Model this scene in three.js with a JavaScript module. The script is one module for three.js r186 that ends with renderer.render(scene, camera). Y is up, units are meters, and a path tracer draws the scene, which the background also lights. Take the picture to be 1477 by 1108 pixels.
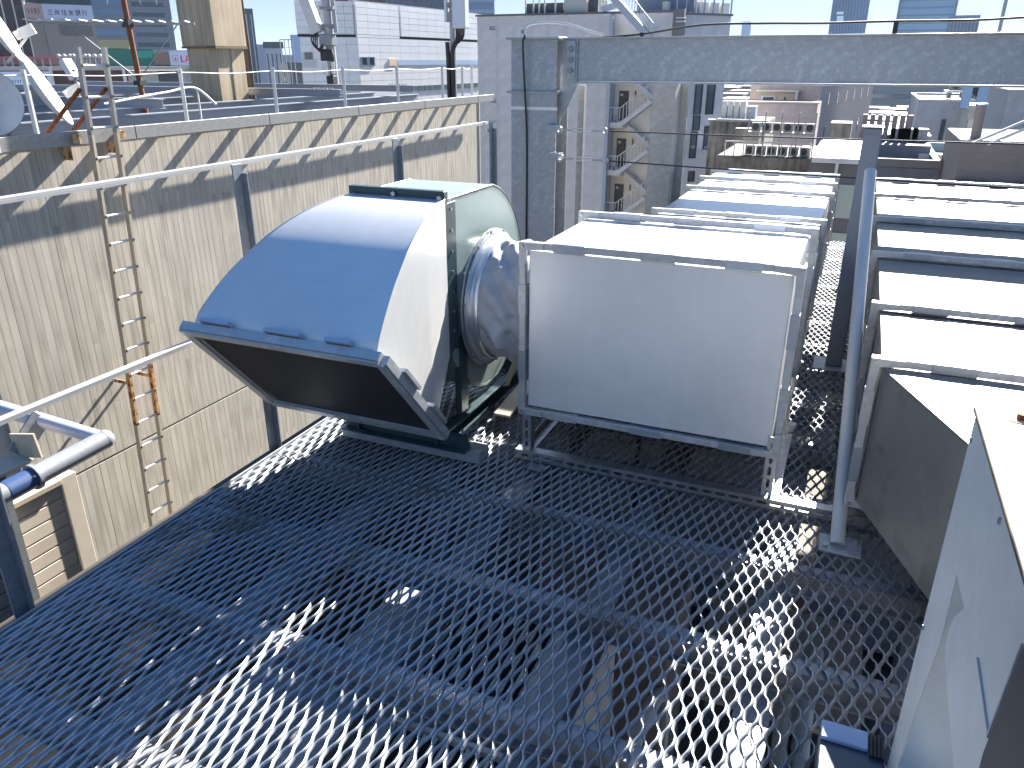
import * as THREE from 'three';
import { mergeGeometries } from 'three/addons/utils/BufferGeometryUtils.js';
import { RoundedBoxGeometry } from 'three/addons/geometries/RoundedBoxGeometry.js';

// ---------------------------------------------------------------- camera, sky, sun, exposure
const scene = new THREE.Scene();
const FOC = 1120, CX = 738.5, CY = 554, EYE = 1.6, YAW = 23.2 * Math.PI / 180, PITCH = Math.atan((554 - 88) / FOC);
const camera = new THREE.PerspectiveCamera(2 * Math.atan(554 / FOC) * 180 / Math.PI, 1024 / 768, 0.05, 6000);
camera.position.set(0, EYE, 0);
camera.rotation.set(-PITCH, YAW, 0, 'YXZ');
const renderer = new THREE.WebGLRenderer({ antialias: true });
renderer.setSize(1024, 768);
renderer.toneMapping = THREE.LinearToneMapping;
const EXPO = 6.2;
renderer.toneMappingExposure = EXPO;
renderer.shadowMap.enabled = true;

const SUN_AZ = 7.0 * Math.PI / 180, SUN_EL = 30.4 * Math.PI / 180;
const sunDir = new THREE.Vector3(Math.sin(SUN_AZ) * Math.cos(SUN_EL), Math.sin(SUN_EL), -Math.cos(SUN_AZ) * Math.cos(SUN_EL));
const sun = new THREE.DirectionalLight(new THREE.Color(1, 0.95, 0.87), 4.7);
sun.position.copy(sunDir).multiplyScalar(60);
sun.target.position.set(0, 0, -3);
sun.castShadow = true;
sun.shadow.radius = 1;
sun.shadow.mapSize.set(4096, 4096);
Object.assign(sun.shadow.camera, { left: -14, right: 8, top: 14, bottom: -10, near: 1, far: 120 });
scene.add(sun, sun.target);

{ // clear winter sky: deep blue overhead, pale at the horizon, bright round the sun
  const W = 512, H = 256, d = new Float32Array(W * H * 4), v = new THREE.Vector3();
  for (let j = 0; j < H; j++) for (let i = 0; i < W; i++) {
    const th = ((j + .5) / H - .5) * Math.PI, ph = ((i + .5) / W - .5) * 2 * Math.PI;
    v.set(Math.cos(ph) * Math.cos(th), Math.sin(th), Math.sin(ph) * Math.cos(th));
    const e = Math.max(th, 0) * 180 / Math.PI;
    const h = Math.exp(-e / 10), a = Math.acos(Math.min(1, Math.max(-1, v.dot(sunDir)))) * 180 / Math.PI;
    const g = 1.3 * Math.exp(-a / 14) + 0.2 * Math.exp(-a / 38);
    const c = [0.062 + (0.62 - 0.062) * h + g, 0.25 + (0.80 - 0.25) * h + g * .98, 0.67 + (0.93 - 0.67) * h + g * .94];
    const o = (j * W + i) * 4;
    for (let k = 0; k < 3; k++) d[o + k] = 1.06 * c[k] / EXPO;
    d[o + 3] = 1;
  }
  const sky = new THREE.DataTexture(d, W, H, THREE.RGBAFormat, THREE.FloatType);
  sky.mapping = THREE.EquirectangularReflectionMapping;
  sky.magFilter = THREE.LinearFilter; sky.minFilter = THREE.LinearFilter; sky.wrapS = THREE.RepeatWrapping;
  sky.needsUpdate = true;
  scene.background = sky; scene.environment = sky;
}

// ---------------------------------------------------------------- helpers
let seed = 7;
const rnd = () => { seed = (seed * 1664525 + 1013904223) >>> 0; return seed / 4294967296; };
const rr = (a, b) => a + (b - a) * rnd();
// a point of the place from a direction seen in the photograph and one known coordinate or distance
const fw = new THREE.Vector3(-Math.sin(YAW) * Math.cos(PITCH), -Math.sin(PITCH), -Math.cos(YAW) * Math.cos(PITCH));
const rt = new THREE.Vector3(Math.cos(YAW), 0, -Math.sin(YAW));
const up = new THREE.Vector3().crossVectors(rt, fw);
const ray = (x, y) => fw.clone().addScaledVector(rt, (x - CX) / FOC).addScaledVector(up, (CY - y) / FOC);
const on = (x, y, ax, v) => { const r = ray(x, y), t = (v - (ax === 'y' ? EYE : 0)) / r[ax]; return new THREE.Vector3(0, EYE, 0).addScaledVector(r, t); };
const at = (x, y, d) => { const r = ray(x, y); return new THREE.Vector3(0, EYE, 0).addScaledVector(r, d / Math.hypot(r.x, r.z)); };
const yAt = (y, d) => EYE + (88 - y) / (FOC / Math.cos(PITCH)) * d * .96;

const names = {};
const uniq = n => { const k = names[n] = (names[n] ?? -1) + 1; return k ? n + '_' + String(k).padStart(3, '0') : n; };
function thing(name, label, category, pos = [0, 0, 0], group) {
  const o = new THREE.Group(); o.name = uniq(name); o.position.set(...pos); o.off = o.position.clone();
  o.userData = { label, category }; if (group) o.userData.group = group;
  scene.add(o); return o;
}
function struct(name, geo, mat, label) {
  const m = new THREE.Mesh(geo, mat); m.name = uniq(name); m.castShadow = m.receiveShadow = true; m.off = new THREE.Vector3();
  m.userData = { kind: 'structure', label }; scene.add(m); return m;
}
function mk(name, geo, mat, parent) {            // a part whose geometry is given in world coordinates
  if (Array.isArray(geo)) geo = merge(geo);
  if (parent.off.lengthSq()) { geo = geo.clone(); geo.translate(-parent.off.x, -parent.off.y, -parent.off.z); }
  const m = new THREE.Mesh(geo, mat); m.name = name; m.castShadow = m.receiveShadow = true; m.off = parent.off;
  parent.add(m); return m;
}
function put(name, geo, mat, parent, x, y, z, ry = 0, rx = 0, rz = 0) {   // a part with a shared geometry, set at a place
  const m = new THREE.Mesh(geo, mat); m.name = name; m.castShadow = m.receiveShadow = true; m.off = new THREE.Vector3(x, y, z);
  m.position.set(x, y, z).sub(parent.off); m.rotation.set(rx, ry, rz); parent.add(m); return m;
}
function dup(t, dx, dy, dz, label) {
  const c = t.clone(); c.name = uniq(t.name.replace(/_\d{3}$/, '')); c.position.add(new THREE.Vector3(dx, dy, dz));
  c.userData = { ...t.userData }; if (label) c.userData.label = label; scene.add(c); return c;
}
function uvm(g) {                                // uv in metres from the face each triangle points to
  if (g.index) g = g.toNonIndexed();
  if (!g.attributes.normal) g.computeVertexNormals();
  const p = g.attributes.position, uv = new Float32Array(p.count * 2), a = new THREE.Vector3(), b = new THREE.Vector3(), c = new THREE.Vector3();
  for (let i = 0; i < p.count; i += 3) {
    a.fromBufferAttribute(p, i); b.fromBufferAttribute(p, i + 1).sub(a); c.fromBufferAttribute(p, i + 2).sub(a); b.cross(c);
    const x = Math.abs(b.x), y = Math.abs(b.y), z = Math.abs(b.z);
    for (let k = i; k < i + 3; k++) {
      const X = p.getX(k), Y = p.getY(k), Z = p.getZ(k);
      uv[k * 2] = x > y && x > z ? Z : X; uv[k * 2 + 1] = y >= x && y >= z ? Z : Y;
    }
  }
  g.setAttribute('uv', new THREE.BufferAttribute(uv, 2));
  return g;
}
const clean = g => { if (g.index) g = g.toNonIndexed(); for (const k of Object.keys(g.attributes)) if (!['position', 'normal', 'uv'].includes(k)) g.deleteAttribute(k); return g; };
const merge = a => mergeGeometries(a.map(clean));
const B = (x0, x1, y0, y1, z0, z1) => uvm(new THREE.BoxGeometry(Math.abs(x1 - x0), Math.abs(y1 - y0), Math.abs(z1 - z0)).translate((x0 + x1) / 2, (y0 + y1) / 2, (z0 + z1) / 2));
const RB = (x0, x1, y0, y1, z0, z1, r = .004, s = 1) => { const g = new RoundedBoxGeometry(Math.abs(x1 - x0), Math.abs(y1 - y0), Math.abs(z1 - z0), s, r); g.translate((x0 + x1) / 2, (y0 + y1) / 2, (z0 + z1) / 2); return uvm(g); };
const V = (x, y, z) => new THREE.Vector3(x, y, z);
function rod(a, b, r, n = 10, r2 = r) {           // straight round bar
  const d = b.clone().sub(a), g = new THREE.CylinderGeometry(r2, r, d.length(), n);
  g.applyQuaternion(new THREE.Quaternion().setFromUnitVectors(V(0, 1, 0), d.clone().normalize()));
  return g.translate((a.x + b.x) / 2, (a.y + b.y) / 2, (a.z + b.z) / 2);
}
function bar(a, b, w, h, upv = V(0, 1, 0)) {      // straight rectangular bar, w across, h along upv
  const d = b.clone().sub(a), L = d.length(), y = d.clone().normalize(), x = new THREE.Vector3().crossVectors(upv, y).normalize(), z = new THREE.Vector3().crossVectors(x, y);
  const g = new THREE.BoxGeometry(w, L, h); g.applyMatrix4(new THREE.Matrix4().makeBasis(x, y, z));
  return uvm(g.translate((a.x + b.x) / 2, (a.y + b.y) / 2, (a.z + b.z) / 2));
}
const tube = (pts, r, n = 8, seg = pts.length * 6) => new THREE.TubeGeometry(new THREE.CatmullRomCurve3(pts), seg, r, n, false);
function quadSheet(rows, close = false) {         // smooth sheet through a grid of points
  const n = rows.length, m = rows[0].length, pos = [], idx = [], uv = [];
  let L = 0;
  for (let i = 0; i < n; i++) { if (i) L += rows[i][0].distanceTo(rows[i - 1][0]); for (let j = 0; j < m; j++) { const p = rows[i][j]; pos.push(p.x, p.y, p.z); uv.push(L, rows[i][0].distanceTo(p)); } }
  for (let i = 0; i + 1 < n; i++) for (let j = 0; j + 1 < m; j++) { const a = i * m + j; idx.push(a, a + m, a + 1, a + 1, a + m, a + m + 1); }
  const g = new THREE.BufferGeometry();
  g.setAttribute('position', new THREE.Float32BufferAttribute(pos, 3)); g.setAttribute('uv', new THREE.Float32BufferAttribute(uv, 2)); g.setIndex(idx); g.computeVertexNormals();
  return g.toNonIndexed();
}
function extr(pts, depth, bevel = 0, holes = []) { // outline in xy, pushed along z
  const s = new THREE.Shape(pts.map(p => new THREE.Vector2(...p)));
  for (const h of holes) s.holes.push(new THREE.Path(h.map(p => new THREE.Vector2(...p))));
  return new THREE.ExtrudeGeometry(s, { depth, bevelEnabled: bevel > 0, bevelSize: bevel, bevelThickness: bevel, bevelSegments: 1, curveSegments: 6 });
}
const alongX = g => g.applyMatrix4(new THREE.Matrix4().makeBasis(V(0, 0, -1), V(0, 1, 0), V(1, 0, 0)));  // outline's x becomes -z, push along x
// H or I section along an axis
function hbeam(a, b, w, h, tf, tw) {
  const mid = (o, W2, H2) => { const f = upv.clone().multiplyScalar(o); return bar(a.clone().add(f), b.clone().add(f), W2, H2, upv); };
  const d = b.clone().sub(a).normalize(), upv = Math.abs(d.y) > .9 ? V(0, 0, 1) : V(0, 1, 0);
  return merge([mid(h / 2 - tf / 2, w, tf), mid(-h / 2 + tf / 2, w, tf), mid(0, tw, h - 2 * tf)]);
}

// ---------------------------------------------------------------- textures (colour, grain, stains)
function noise2(seedN, n) { const t = new Float32Array(n * n); let s = seedN; for (let i = 0; i < n * n; i++) { s = (s * 1664525 + 1013904223) >>> 0; t[i] = s / 4294967296; }
  return (x, y) => { x = ((x % n) + n) % n; y = ((y % n) + n) % n; const i = Math.floor(x), j = Math.floor(y), f = x - i, g = y - j, u = f * f * (3 - 2 * f), v = g * g * (3 - 2 * g), I = (i + 1) % n, J = (j + 1) % n;
    return (t[j * n + i] * (1 - u) + t[j * n + I] * u) * (1 - v) + (t[J * n + i] * (1 - u) + t[J * n + I] * u) * v; }; }
function tex(n, fn, repeat, srgb = true) {        // fn(u,v) -> [r,g,b] 0..1
  const d = new Uint8Array(n * n * 4);
  for (let j = 0; j < n; j++) for (let i = 0; i < n; i++) { const c = fn(i / n, j / n), o = (j * n + i) * 4; for (let k = 0; k < 3; k++) d[o + k] = Math.max(0, Math.min(255, c[k] * 255)); d[o + 3] = 255; }
  const t = new THREE.DataTexture(d, n, n); t.wrapS = t.wrapT = THREE.RepeatWrapping; t.magFilter = THREE.LinearFilter; t.minFilter = THREE.LinearMipmapLinearFilter; t.generateMipmaps = true;
  if (srgb) t.colorSpace = THREE.SRGBColorSpace; t.repeat.set(repeat, repeat); t.needsUpdate = true; return t;
}
const nA = noise2(11, 64), nB = noise2(29, 64), nC = noise2(53, 64);
const fbm = (f, u, v, s) => (f(u * s, v * s) + .5 * f(u * s * 2 + 9, v * s * 2) + .25 * f(u * s * 4, v * s * 4 + 5)) / 1.75;
const g3 = v => [v, v, v];
const spangle = (() => { const n = 26, p = []; let s = 5; const r = () => { s = (s * 1664525 + 1013904223) >>> 0; return s / 4294967296; };
  for (let i = 0; i < n * n; i++) p.push([r(), r(), r()]);
  return (u, v) => { const x = u * n, y = v * n, i = Math.floor(x), j = Math.floor(y); let best = 9, t = 0;
    for (let b = -1; b <= 1; b++) for (let a = -1; a <= 1; a++) { const q = p[((j + b + n) % n) * n + (i + a + n) % n], dx = i + a + q[0] - x, dy = j + b + q[1] - y, d = dx * dx + dy * dy; if (d < best) { best = d; t = q[2]; } } return t; }; })();
const T = {
  galv: tex(512, (u, v) => { const s = spangle(u, v), p = fbm(nA, u, v, 8), q = Math.max(0, fbm(nB, u, v, 16) - .55) * 1.6; return g3(.75 + .035 * s + .05 * (p - .5) + q * .16); }, 2.2),
  paint: tex(512, (u, v) => { const p = fbm(nA, u, v, 4), q = fbm(nB, u, v, 32); return g3(.88 + .1 * (p - .5) + .05 * (q - .5)); }, .8),
  ductGrime: tex(512, (u, v) => { const p = fbm(nA, u, v, 3), q = fbm(nB, u, v, 20), s = nC(u * 50, v * 2); return g3(.9 + .06 * (p - .5) + .025 * (q - .5) + .012 * (s - .5)); }, .9),
  meshGrime: tex(512, (u, v) => { const p = fbm(nA, u, v, 6), q = fbm(nC, u, v, 40); const k = Math.max(0, p - .58) * 2; return [.9 + .18 * (q - .5) - k * .25, .9 + .18 * (q - .5) - k * .34, .9 + .18 * (q - .5) - k * .42]; }, .7),
  dusty: tex(512, (u, v) => { const p = fbm(nA, u, v, 4), q = fbm(nB, u, v, 32), k = Math.max(0, fbm(nC, u, v, 16) - .6); const b = .86 + .12 * (p - .5) + .07 * (q - .5) - .5 * k; return [b, b * .985, b * .955]; }, .9),
  streak: tex(512, (u, v) => { const a = nA(u * 64, v * 1.0), b = nB(u * 32, v * 4), c = fbm(nC, u, v, 8); const t = .80 + .11 * (a - .5) + .10 * (b - .5) + .10 * (c - .5); return [t, t * .975, t * .93]; }, .55),
  concrete: tex(512, (u, v) => { const p = fbm(nA, u, v, 4), q = fbm(nB, u, v, 24), r = nC(u * 40, v * 3); const b = .62 + .3 * (p - .5) + .2 * (q - .5) + .28 * (r - .5); return [b, b * .975, b * .94]; }, .22),
  rust: tex(256, (u, v) => { const p = fbm(nA, u, v, 8), q = fbm(nB, u, v, 24); const k = Math.min(1, Math.max(0, (p - .5) * 5)); const a = [.72, .62, .48], r = [.66 - .3 * q, .40 - .2 * q, .18 - .1 * q]; return a.map((x, i) => x * (1 - k) + r[i] * k); }, 3),
  rustAll: tex(256, (u, v) => { const q = fbm(nB, u, v, 16), p = fbm(nA, u, v, 6); return [.28 + .32 * q, .17 + .24 * q * p * 1.4, .10 + .12 * p]; }, 3),
  rough: tex(256, (u, v) => g3(.5 + .5 * fbm(nB, u, v, 16)), 4, false),
  unitTop: tex(512, (u, v) => { const p = fbm(nA, u, v, 5), q = fbm(nB, u, v, 22), r = nC(u * 10, v * 46); const k = Math.min(1, Math.max(0, (p - .5) * 4 + (r - .5) * 1.2)); const b = .9 - .42 * k * (.5 + q); return [b, b * .95, b * .83]; }, 1.5),
};
const lin = (r, g, b) => new THREE.Color().setRGB(r, g, b);
const M = (c, rough = .7, metal = 0, extra = {}) => new THREE.MeshStandardMaterial({ color: Array.isArray(c) ? lin(...c) : c, roughness: rough, metalness: metal, ...extra });
const mt = {
  galv: M([.58, .60, .63], .45, .4, { map: T.galv }),
  galvDark: M([.42, .44, .46], .55, .5, { map: T.galv }),
  mesh: M([.40, .435, .48], .45, .5, { map: T.meshGrime }),
  joist: M([.42, .44, .47], .5, .35, { map: T.galv }),
  bright: M([.72, .73, .74], .3, .85, { map: T.galv }),
  galvPlain: M([.42, .42, .41], .6, .15),
  duct: M([.83, .83, .82], .34, .35, { map: T.ductGrime }),
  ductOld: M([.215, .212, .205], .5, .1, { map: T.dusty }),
  flange: M([.70, .72, .74], .38, .4, { map: T.galv }),
  clip: M([.30, .33, .38], .35, .7),
  hood: M([.76, .76, .75], .36, .5, { map: T.ductGrime }),
  dark: M([.012, .013, .014], .8),
  black: M([.02, .02, .022], .6),
  fan: new THREE.MeshPhysicalMaterial({ color: lin(.29, .37, .36), roughness: .34, metalness: .25, map: T.paint, clearcoat: .35, clearcoatRoughness: .25 }),
  fanDark: M([.028, .055, .062], .35, .2),
  canvas: M([.35, .36, .38], .85, 0),
  band: M([.62, .64, .66], .28, .85),
  steelPaint: M([.16, .19, .24], .5, .2, { map: T.paint }),
  rail: M([.5, .5, .49], .45, .3, { map: T.paint }),
  railPost: M([.34, .37, .42], .5, .4, { map: T.galv }),
  white: M([.78, .77, .73], .5, 0, { map: T.paint }),
  cream: M([.70, .62, .50], .6, 0, { map: T.paint }),
  beige: M([.52, .45, .34], .7, 0, { map: T.paint }),
  rusty: M([1, 1, 1], .8, 0, { map: T.rust }),
  rustyHeavy: M([1.0, .82, .62], .85, 0, { map: T.rust }),
  rust: M([1, 1, 1], .85, 0, { map: T.rustAll }),
  alu: M([.44, .44, .43], .5, .3, { map: T.galv }),
  concrete: M([.55, .54, .5], .9, 0, { map: T.concrete }),
  asphalt: M([.06, .062, .065], .95, 0, { map: T.paint }),
  roof: M([.15, .16, .18], .85, 0, { map: T.paint }),
  pipe: M([.26, .28, .31], .4, .1, { map: T.paint }),
  glass: M([.05, .08, .11], .08, .2),
  glassBlue: M([.09, .18, .28], .1, .3),
  door: M([.035, .033, .035], .5),
  unit: M([.84, .81, .74], .42, 0, { map: T.paint }),
  unitTop: M([.215, .20, .172], .6, 0, { map: T.unitTop }),
};

// ---------------------------------------------------------------- ground and lower roof
struct('ground', uvm(new THREE.CircleGeometry(5000, 64).rotateX(-Math.PI / 2).translate(0, -30, 0)), M([.07, .07, .073], .95, 0), 'grey city ground far below the roof');
const LOW = -1.75;
const lowerRoof = struct('lower_roof', B(-2.9, 3.2, -29.9, LOW, -8.6, 1.2), M([.36, .33, .30], .9, 0, { map: T.concrete }), 'brown waterproofed roof under the mesh deck');

struct('lower_parapet', B(-2.62, -2.5, LOW + .001, -.3, -8.5, 1.1), M([.12, .11, .105], .9, 0, { map: T.concrete }), 'low roof parapet beneath the deck edge');

// ---------------------------------------------------------------- mesh deck on its steel grid
const deckX0 = -2.17, SW = .0415, LW = .109;
{
  const deck = thing('mesh_deck', 'galvanised expanded metal deck carrying the fan and the ducts', 'deck', [-.5, -.02, -2.8]);
  const th = 50 * Math.PI / 180, w = .0092, t = .0052, ct = Math.cos(th), st = Math.sin(th);
  const qs = [0, .075, .16, .25, .34, .425, .5, .575, .66, .75, .84, .925];
  const tri = q => { q -= Math.floor(q); return q < .5 ? 1 - 4 * q : -3 + 4 * q; };
  const sh = q => { const v = Math.max(-1, Math.min(1, tri(q) * 1.38)); return v * (1.5 - .5 * v * v); };
  function sheet(i0, i1, k0, k1) {
    const pos = [], idx = [];
    for (let i = i0; i < i1; i++) {
      const ph = (i & 1) * .5; let first = true;
      for (let k = k0; k < k1 || first; k++) {
        first = false;
        for (let a = 0; a < qs.length; a++) {
          if (k === k1 - 1 && a === qs.length) break;
          const q = qs[a], s = sh(q - ph), z = -(k + q) * LW;
          const cx = deckX0 + (i + .5) * SW / 2 + s * (SW / 4 - w / 2 * ct), cy = -.009 + s * w / 2 * st;
          const base = pos.length / 3;
          for (const [p, r] of [[-.5, -.5], [.5, -.5], [.5, .5], [-.5, .5]]) pos.push(cx + p * w * ct + r * t * st, cy - p * w * st + r * t * ct, z);
          if (!(k === k0 && a === 0)) for (let e = 0; e < 4; e++) { const c = base + e, d = base + (e + 1) % 4; idx.push(c - 4, c, d - 4, d - 4, c, d); }
        }
      }
    }
    const g = new THREE.BufferGeometry(); g.setAttribute('position', new THREE.Float32BufferAttribute(pos, 3)); g.setIndex(idx); g.computeVertexNormals();
    const n = pos.length / 3; g.setAttribute('uv', new THREE.Float32BufferAttribute(new Float32Array(n * 2).map((_, j) => j & 1 ? pos[(j >> 1) * 3 + 2] : pos[(j >> 1) * 3]), 2));
    return g;
  }
  const per = 40, cols = Math.ceil(3.25 / (SW / 2) / per);
  for (let c = 0; c < cols; c++) for (const [k0, k1] of [[4, 22], [22, 44], [44, 74]]) {
    const m = new THREE.Mesh(sheet(c * per, (c + 1) * per, k0, k1), mt.mesh); m.name = 'expanded_metal_sheet'; m.castShadow = m.receiveShadow = true; m.off = deck.off;
    m.position.copy(deck.off).negate(); deck.add(m);
  }
  const x1 = deckX0 + cols * per * SW / 2;
  // steel grid below: joists across, bearers along
  for (let k = 0; k < 15; k++) { const z = -.97 - .49 * k; mk('joist', hbeam(V(deckX0 + .02, -.065, z), V(x1, -.065, z), .062, .09, .007, .006), mt.joist, deck); }
  for (const x of [-1.67, -1.12, -.577, -.035, .52]) mk('bearer', hbeam(V(x, -.17, -.5), V(x, -.17, -8.1), .1, .115, .008, .006), mt.joist, deck);
  mk('edge_angle', [B(deckX0 - .012, deckX0 - .004, -.12, -.002, -8.1, -.45), B(deckX0 - .004, deckX0 + .045, -.026, -.02, -8.1, -.45)], mt.galv, deck);
  for (const x of [-1.67, -.577, .52]) for (const z of [-.8, -3.0, -5.1]) mk('leg', B(x - .05, x + .05, LOW + .002, -.232, z - .05, z + .05), mt.steelPaint, deck);
}

// ---------------------------------------------------------------- ducts
const cornerG = (() => { const g = extr([[0, 0], [.1, 0], [.1, -.022], [.03, -.028], [.028, -.03], [.022, -.1], [0, -.1]], .004, .001); return uvm(g); })();
const boltG = new THREE.CylinderGeometry(.008, .008, .008, 6).rotateX(Math.PI / 2);
const clipH = RB(-.065, .065, -.002, .030, -.03, .010, .002), clipV = RB(-.002, .030, -.065, .065, -.03, .010, .002);
const clipMats = [mt.clip, mt.flange, M([.42, .46, .52], .3, .7)];
function flange(parent, x0, x1, y0, y1, z, fm, detail = true, sides = true) {
  const b = .027, d = .014;
  const f = mk('flange', [RB(x0, x1, y1 - b, y1, z - d, z + d, .003), RB(x0, x1, y0, y0 + b, z - d, z + d, .003), RB(x0, x0 + b, y0 + b, y1 - b, z - d, z + d, .003), RB(x1 - b, x1, y0 + b, y1 - b, z - d, z + d, .003)], fm, parent);
  if (!detail) return f;
  const zf = z + d + .001;
  for (const [cx, cy, r] of [[x0, y1, 0], [x1, y1, -Math.PI / 2], [x1, y0, Math.PI], [x0, y0, Math.PI / 2]]) {
    const c = put('corner_plate', cornerG, fm, f, cx + (cx === x0 ? .002 : -.002), cy + (cy === y1 ? -.002 : .002), zf, 0, 0, r);
    put('bolt', boltG, mt.bright, f, cx + (cx === x0 ? .016 : -.016), cy + (cy === y1 ? -.016 : .016), zf + .007);
  }
  const n = Math.round((x1 - x0) / .35);
  for (let k = 0; k < n; k++) { const x = x0 + (x1 - x0) * (k + .68 + rr(-.06, .06)) / (n + .35); put('clip', clipH, clipMats[k % 3], f, x, y1 - .028, z + .007); }
  for (let k = 0; k < n; k++) { const x = x0 + (x1 - x0) * (k + .55) / n; put('clip', clipH, clipMats[(k + 1) % 3], f, x, y0 - .001, z + .007); }
  if (sides) for (const [k, y] of [[0, .3], [1, .68]]) { put('clip', clipV, clipMats[k], f, x0, y0 + (y1 - y0) * y, z + .007); put('clip', clipV, clipMats[1 - k], f, x1 - .028, y0 + (y1 - y0) * y, z + .007); }
  return f;
}
function duct(label, x0, x1, y0, y1, zn, zf, bm, fm, far = true, group, cap = false) {
  const t = thing('duct_section', label, 'duct', [(x0 + x1) / 2, y0, (zn + zf) / 2], group), i = .036;
  mk('body', RB(x0 + i, x1 - i, y0 + i, y1 - i, zf + .002, zn - (cap ? .004 : .002), .004), bm, t);
  flange(t, x0, x1, y0, y1, zn, fm);
  if (far) flange(t, x0, x1, y0, y1, zf + .016, fm, true);
  return t;
}
// row beside the fan
duct('square white duct box with blank end panel beside the fan', -1.160, -.098, .214, .951, -2.79, -3.53, mt.duct, mt.flange, true, undefined, true);
{
  const A = [-3.60, -4.15, -5.10, -6.20, -6.77, -7.35], ord = ['first', 'second', 'third', 'fourth', 'fifth'];
  for (let k = 0; k < 5; k++) duct(`white duct section, ${ord[k]} behind the square end box beside the fan`, -1.185, -.105, .10, .712, A[k], A[k + 1] + .035, mt.duct, mt.flange, k === 4, 'duct run behind the end box');
  const Bz = [-2.68, -3.37, -4.36, -5.42, -6.42, -7.35];
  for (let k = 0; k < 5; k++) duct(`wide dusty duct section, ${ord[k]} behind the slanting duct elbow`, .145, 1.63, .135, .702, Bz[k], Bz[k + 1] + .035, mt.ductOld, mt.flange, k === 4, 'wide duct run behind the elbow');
  // slanting elbow at the near end of the wide run
  const t = thing('duct_elbow', 'duct elbow with slanting grey side behind the white outdoor unit', 'duct', [.9, .135, -2.2]);
  const pl = [[.183, 2.664], [1.594, 2.664], [1.594, 1.75], [.545, 1.75]];
  const side = extr(pl, .50, 0).applyMatrix4(new THREE.Matrix4().makeBasis(V(1, 0, 0), V(0, 0, -1), V(0, 1, 0)));
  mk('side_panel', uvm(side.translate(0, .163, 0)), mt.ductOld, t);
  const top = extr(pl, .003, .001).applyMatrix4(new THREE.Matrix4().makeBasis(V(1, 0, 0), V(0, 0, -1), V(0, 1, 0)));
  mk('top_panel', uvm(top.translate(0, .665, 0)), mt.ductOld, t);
  for (const x of [.62, 1.5]) mk('leg', B(x - .02, x + .02, .001, .162, -1.9, -1.86), mt.galv, t);
}
// slotted channel supports
function slotPlate(L, h, slot = .03, gap = .052) { // plate in xy, from 0..L, 0..h, with a row of slots
  const hs = []; for (let x = .03; x + slot < L - .01; x += gap) { const r = .0065, y = h / 2; hs.push([[x, y - r], [x + slot, y - r], [x + slot + r, y], [x + slot, y + r], [x, y + r], [x - r, y]]); }
  return extr([[0, 0], [L, 0], [L, h], [0, h]], .0025, 0, hs);
}
const strutRail = (x0, x1, y, z) => merge([uvm(slotPlate(x1 - x0, .041).translate(x0, y, z)), B(x0, x1, y, y + .0025, z - .041, z - .0005), B(x0, x1, y + .0385, y + .041, z - .041, z - .0005), B(x0, x1, y, y + .012, z - .0445, z - .0415), B(x0, x1, y + .029, y + .041, z - .0445, z - .0415)]);
const strutLeg = (x, y0, y1, z) => { const p = slotPlate(y1 - y0, .041); p.applyMatrix4(new THREE.Matrix4().makeRotationZ(Math.PI / 2)); return merge([uvm(p.translate(x + .041, y0, z)), B(x, x + .0025, y0, y1, z - .041, z - .0005), B(x + .0385, x + .041, y0, y1, z - .041, z - .0005)]); };
{
  const t = thing('strut_frame', 'slotted galvanised channel frame under the square end box', 'support frame', [-.5, .001, -2.8]);
  mk('rail', strutRail(-1.17, .235, .006, -2.765), mt.bright, t);
  mk('rail', strutRail(-1.17, -.07, .006, -3.48), mt.bright, t);
  for (const x of [-1.155, -.145]) for (const z of [-2.81, -3.44]) mk('leg', strutLeg(x, .006, x < -1 ? .212 : .30, z + (x > -1 && z > -3 ? .028 : 0)), mt.bright, t);
  for (const x of [-1.16, -.12]) mk('cross_rail', [B(x, x + .041, .008, .0105, -3.47, -2.81), B(x, x + .0025, .0105, .046, -3.47, -2.81)], mt.bright, t);
  const u = thing('u_bolt', 'small threaded clamp fixing the slotted channel to the deck', 'clamp', [-1.05, 0, -2.72]);
  mk('plate', B(-1.085, -1.02, .0015, .006, -2.745, -2.69), mt.bright, u);
  for (const x of [-1.075, -1.035]) mk('stud', rod(V(x, -.03, -2.72), V(x, .05, -2.72), .005, 8), mt.bright, u);
  const s2 = thing('strut_frame', 'slotted galvanised channel frame under the wide duct run', 'support frame', [.8, .001, -3.3]);
  for (const z of [-3.32, -4.3, -5.36]) { mk('rail', strutRail(.16, 1.62, .006, z), mt.bright, s2); for (const x of [.17, 1.56]) mk('leg', strutLeg(x, .048, .133, z), mt.bright, s2); }
  const s3 = thing('strut_frame', 'slotted galvanised channel frame under the duct run behind the end box', 'support frame', [-.6, .001, -4.2]);
  for (const z of [-4.1, -5.06]) { mk('rail', strutRail(-1.18, -.11, .006, z), mt.bright, s3); for (const x of [-1.17, -.155]) mk('leg', strutLeg(x, .048, .099, z), mt.bright, s3); }
}

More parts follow.
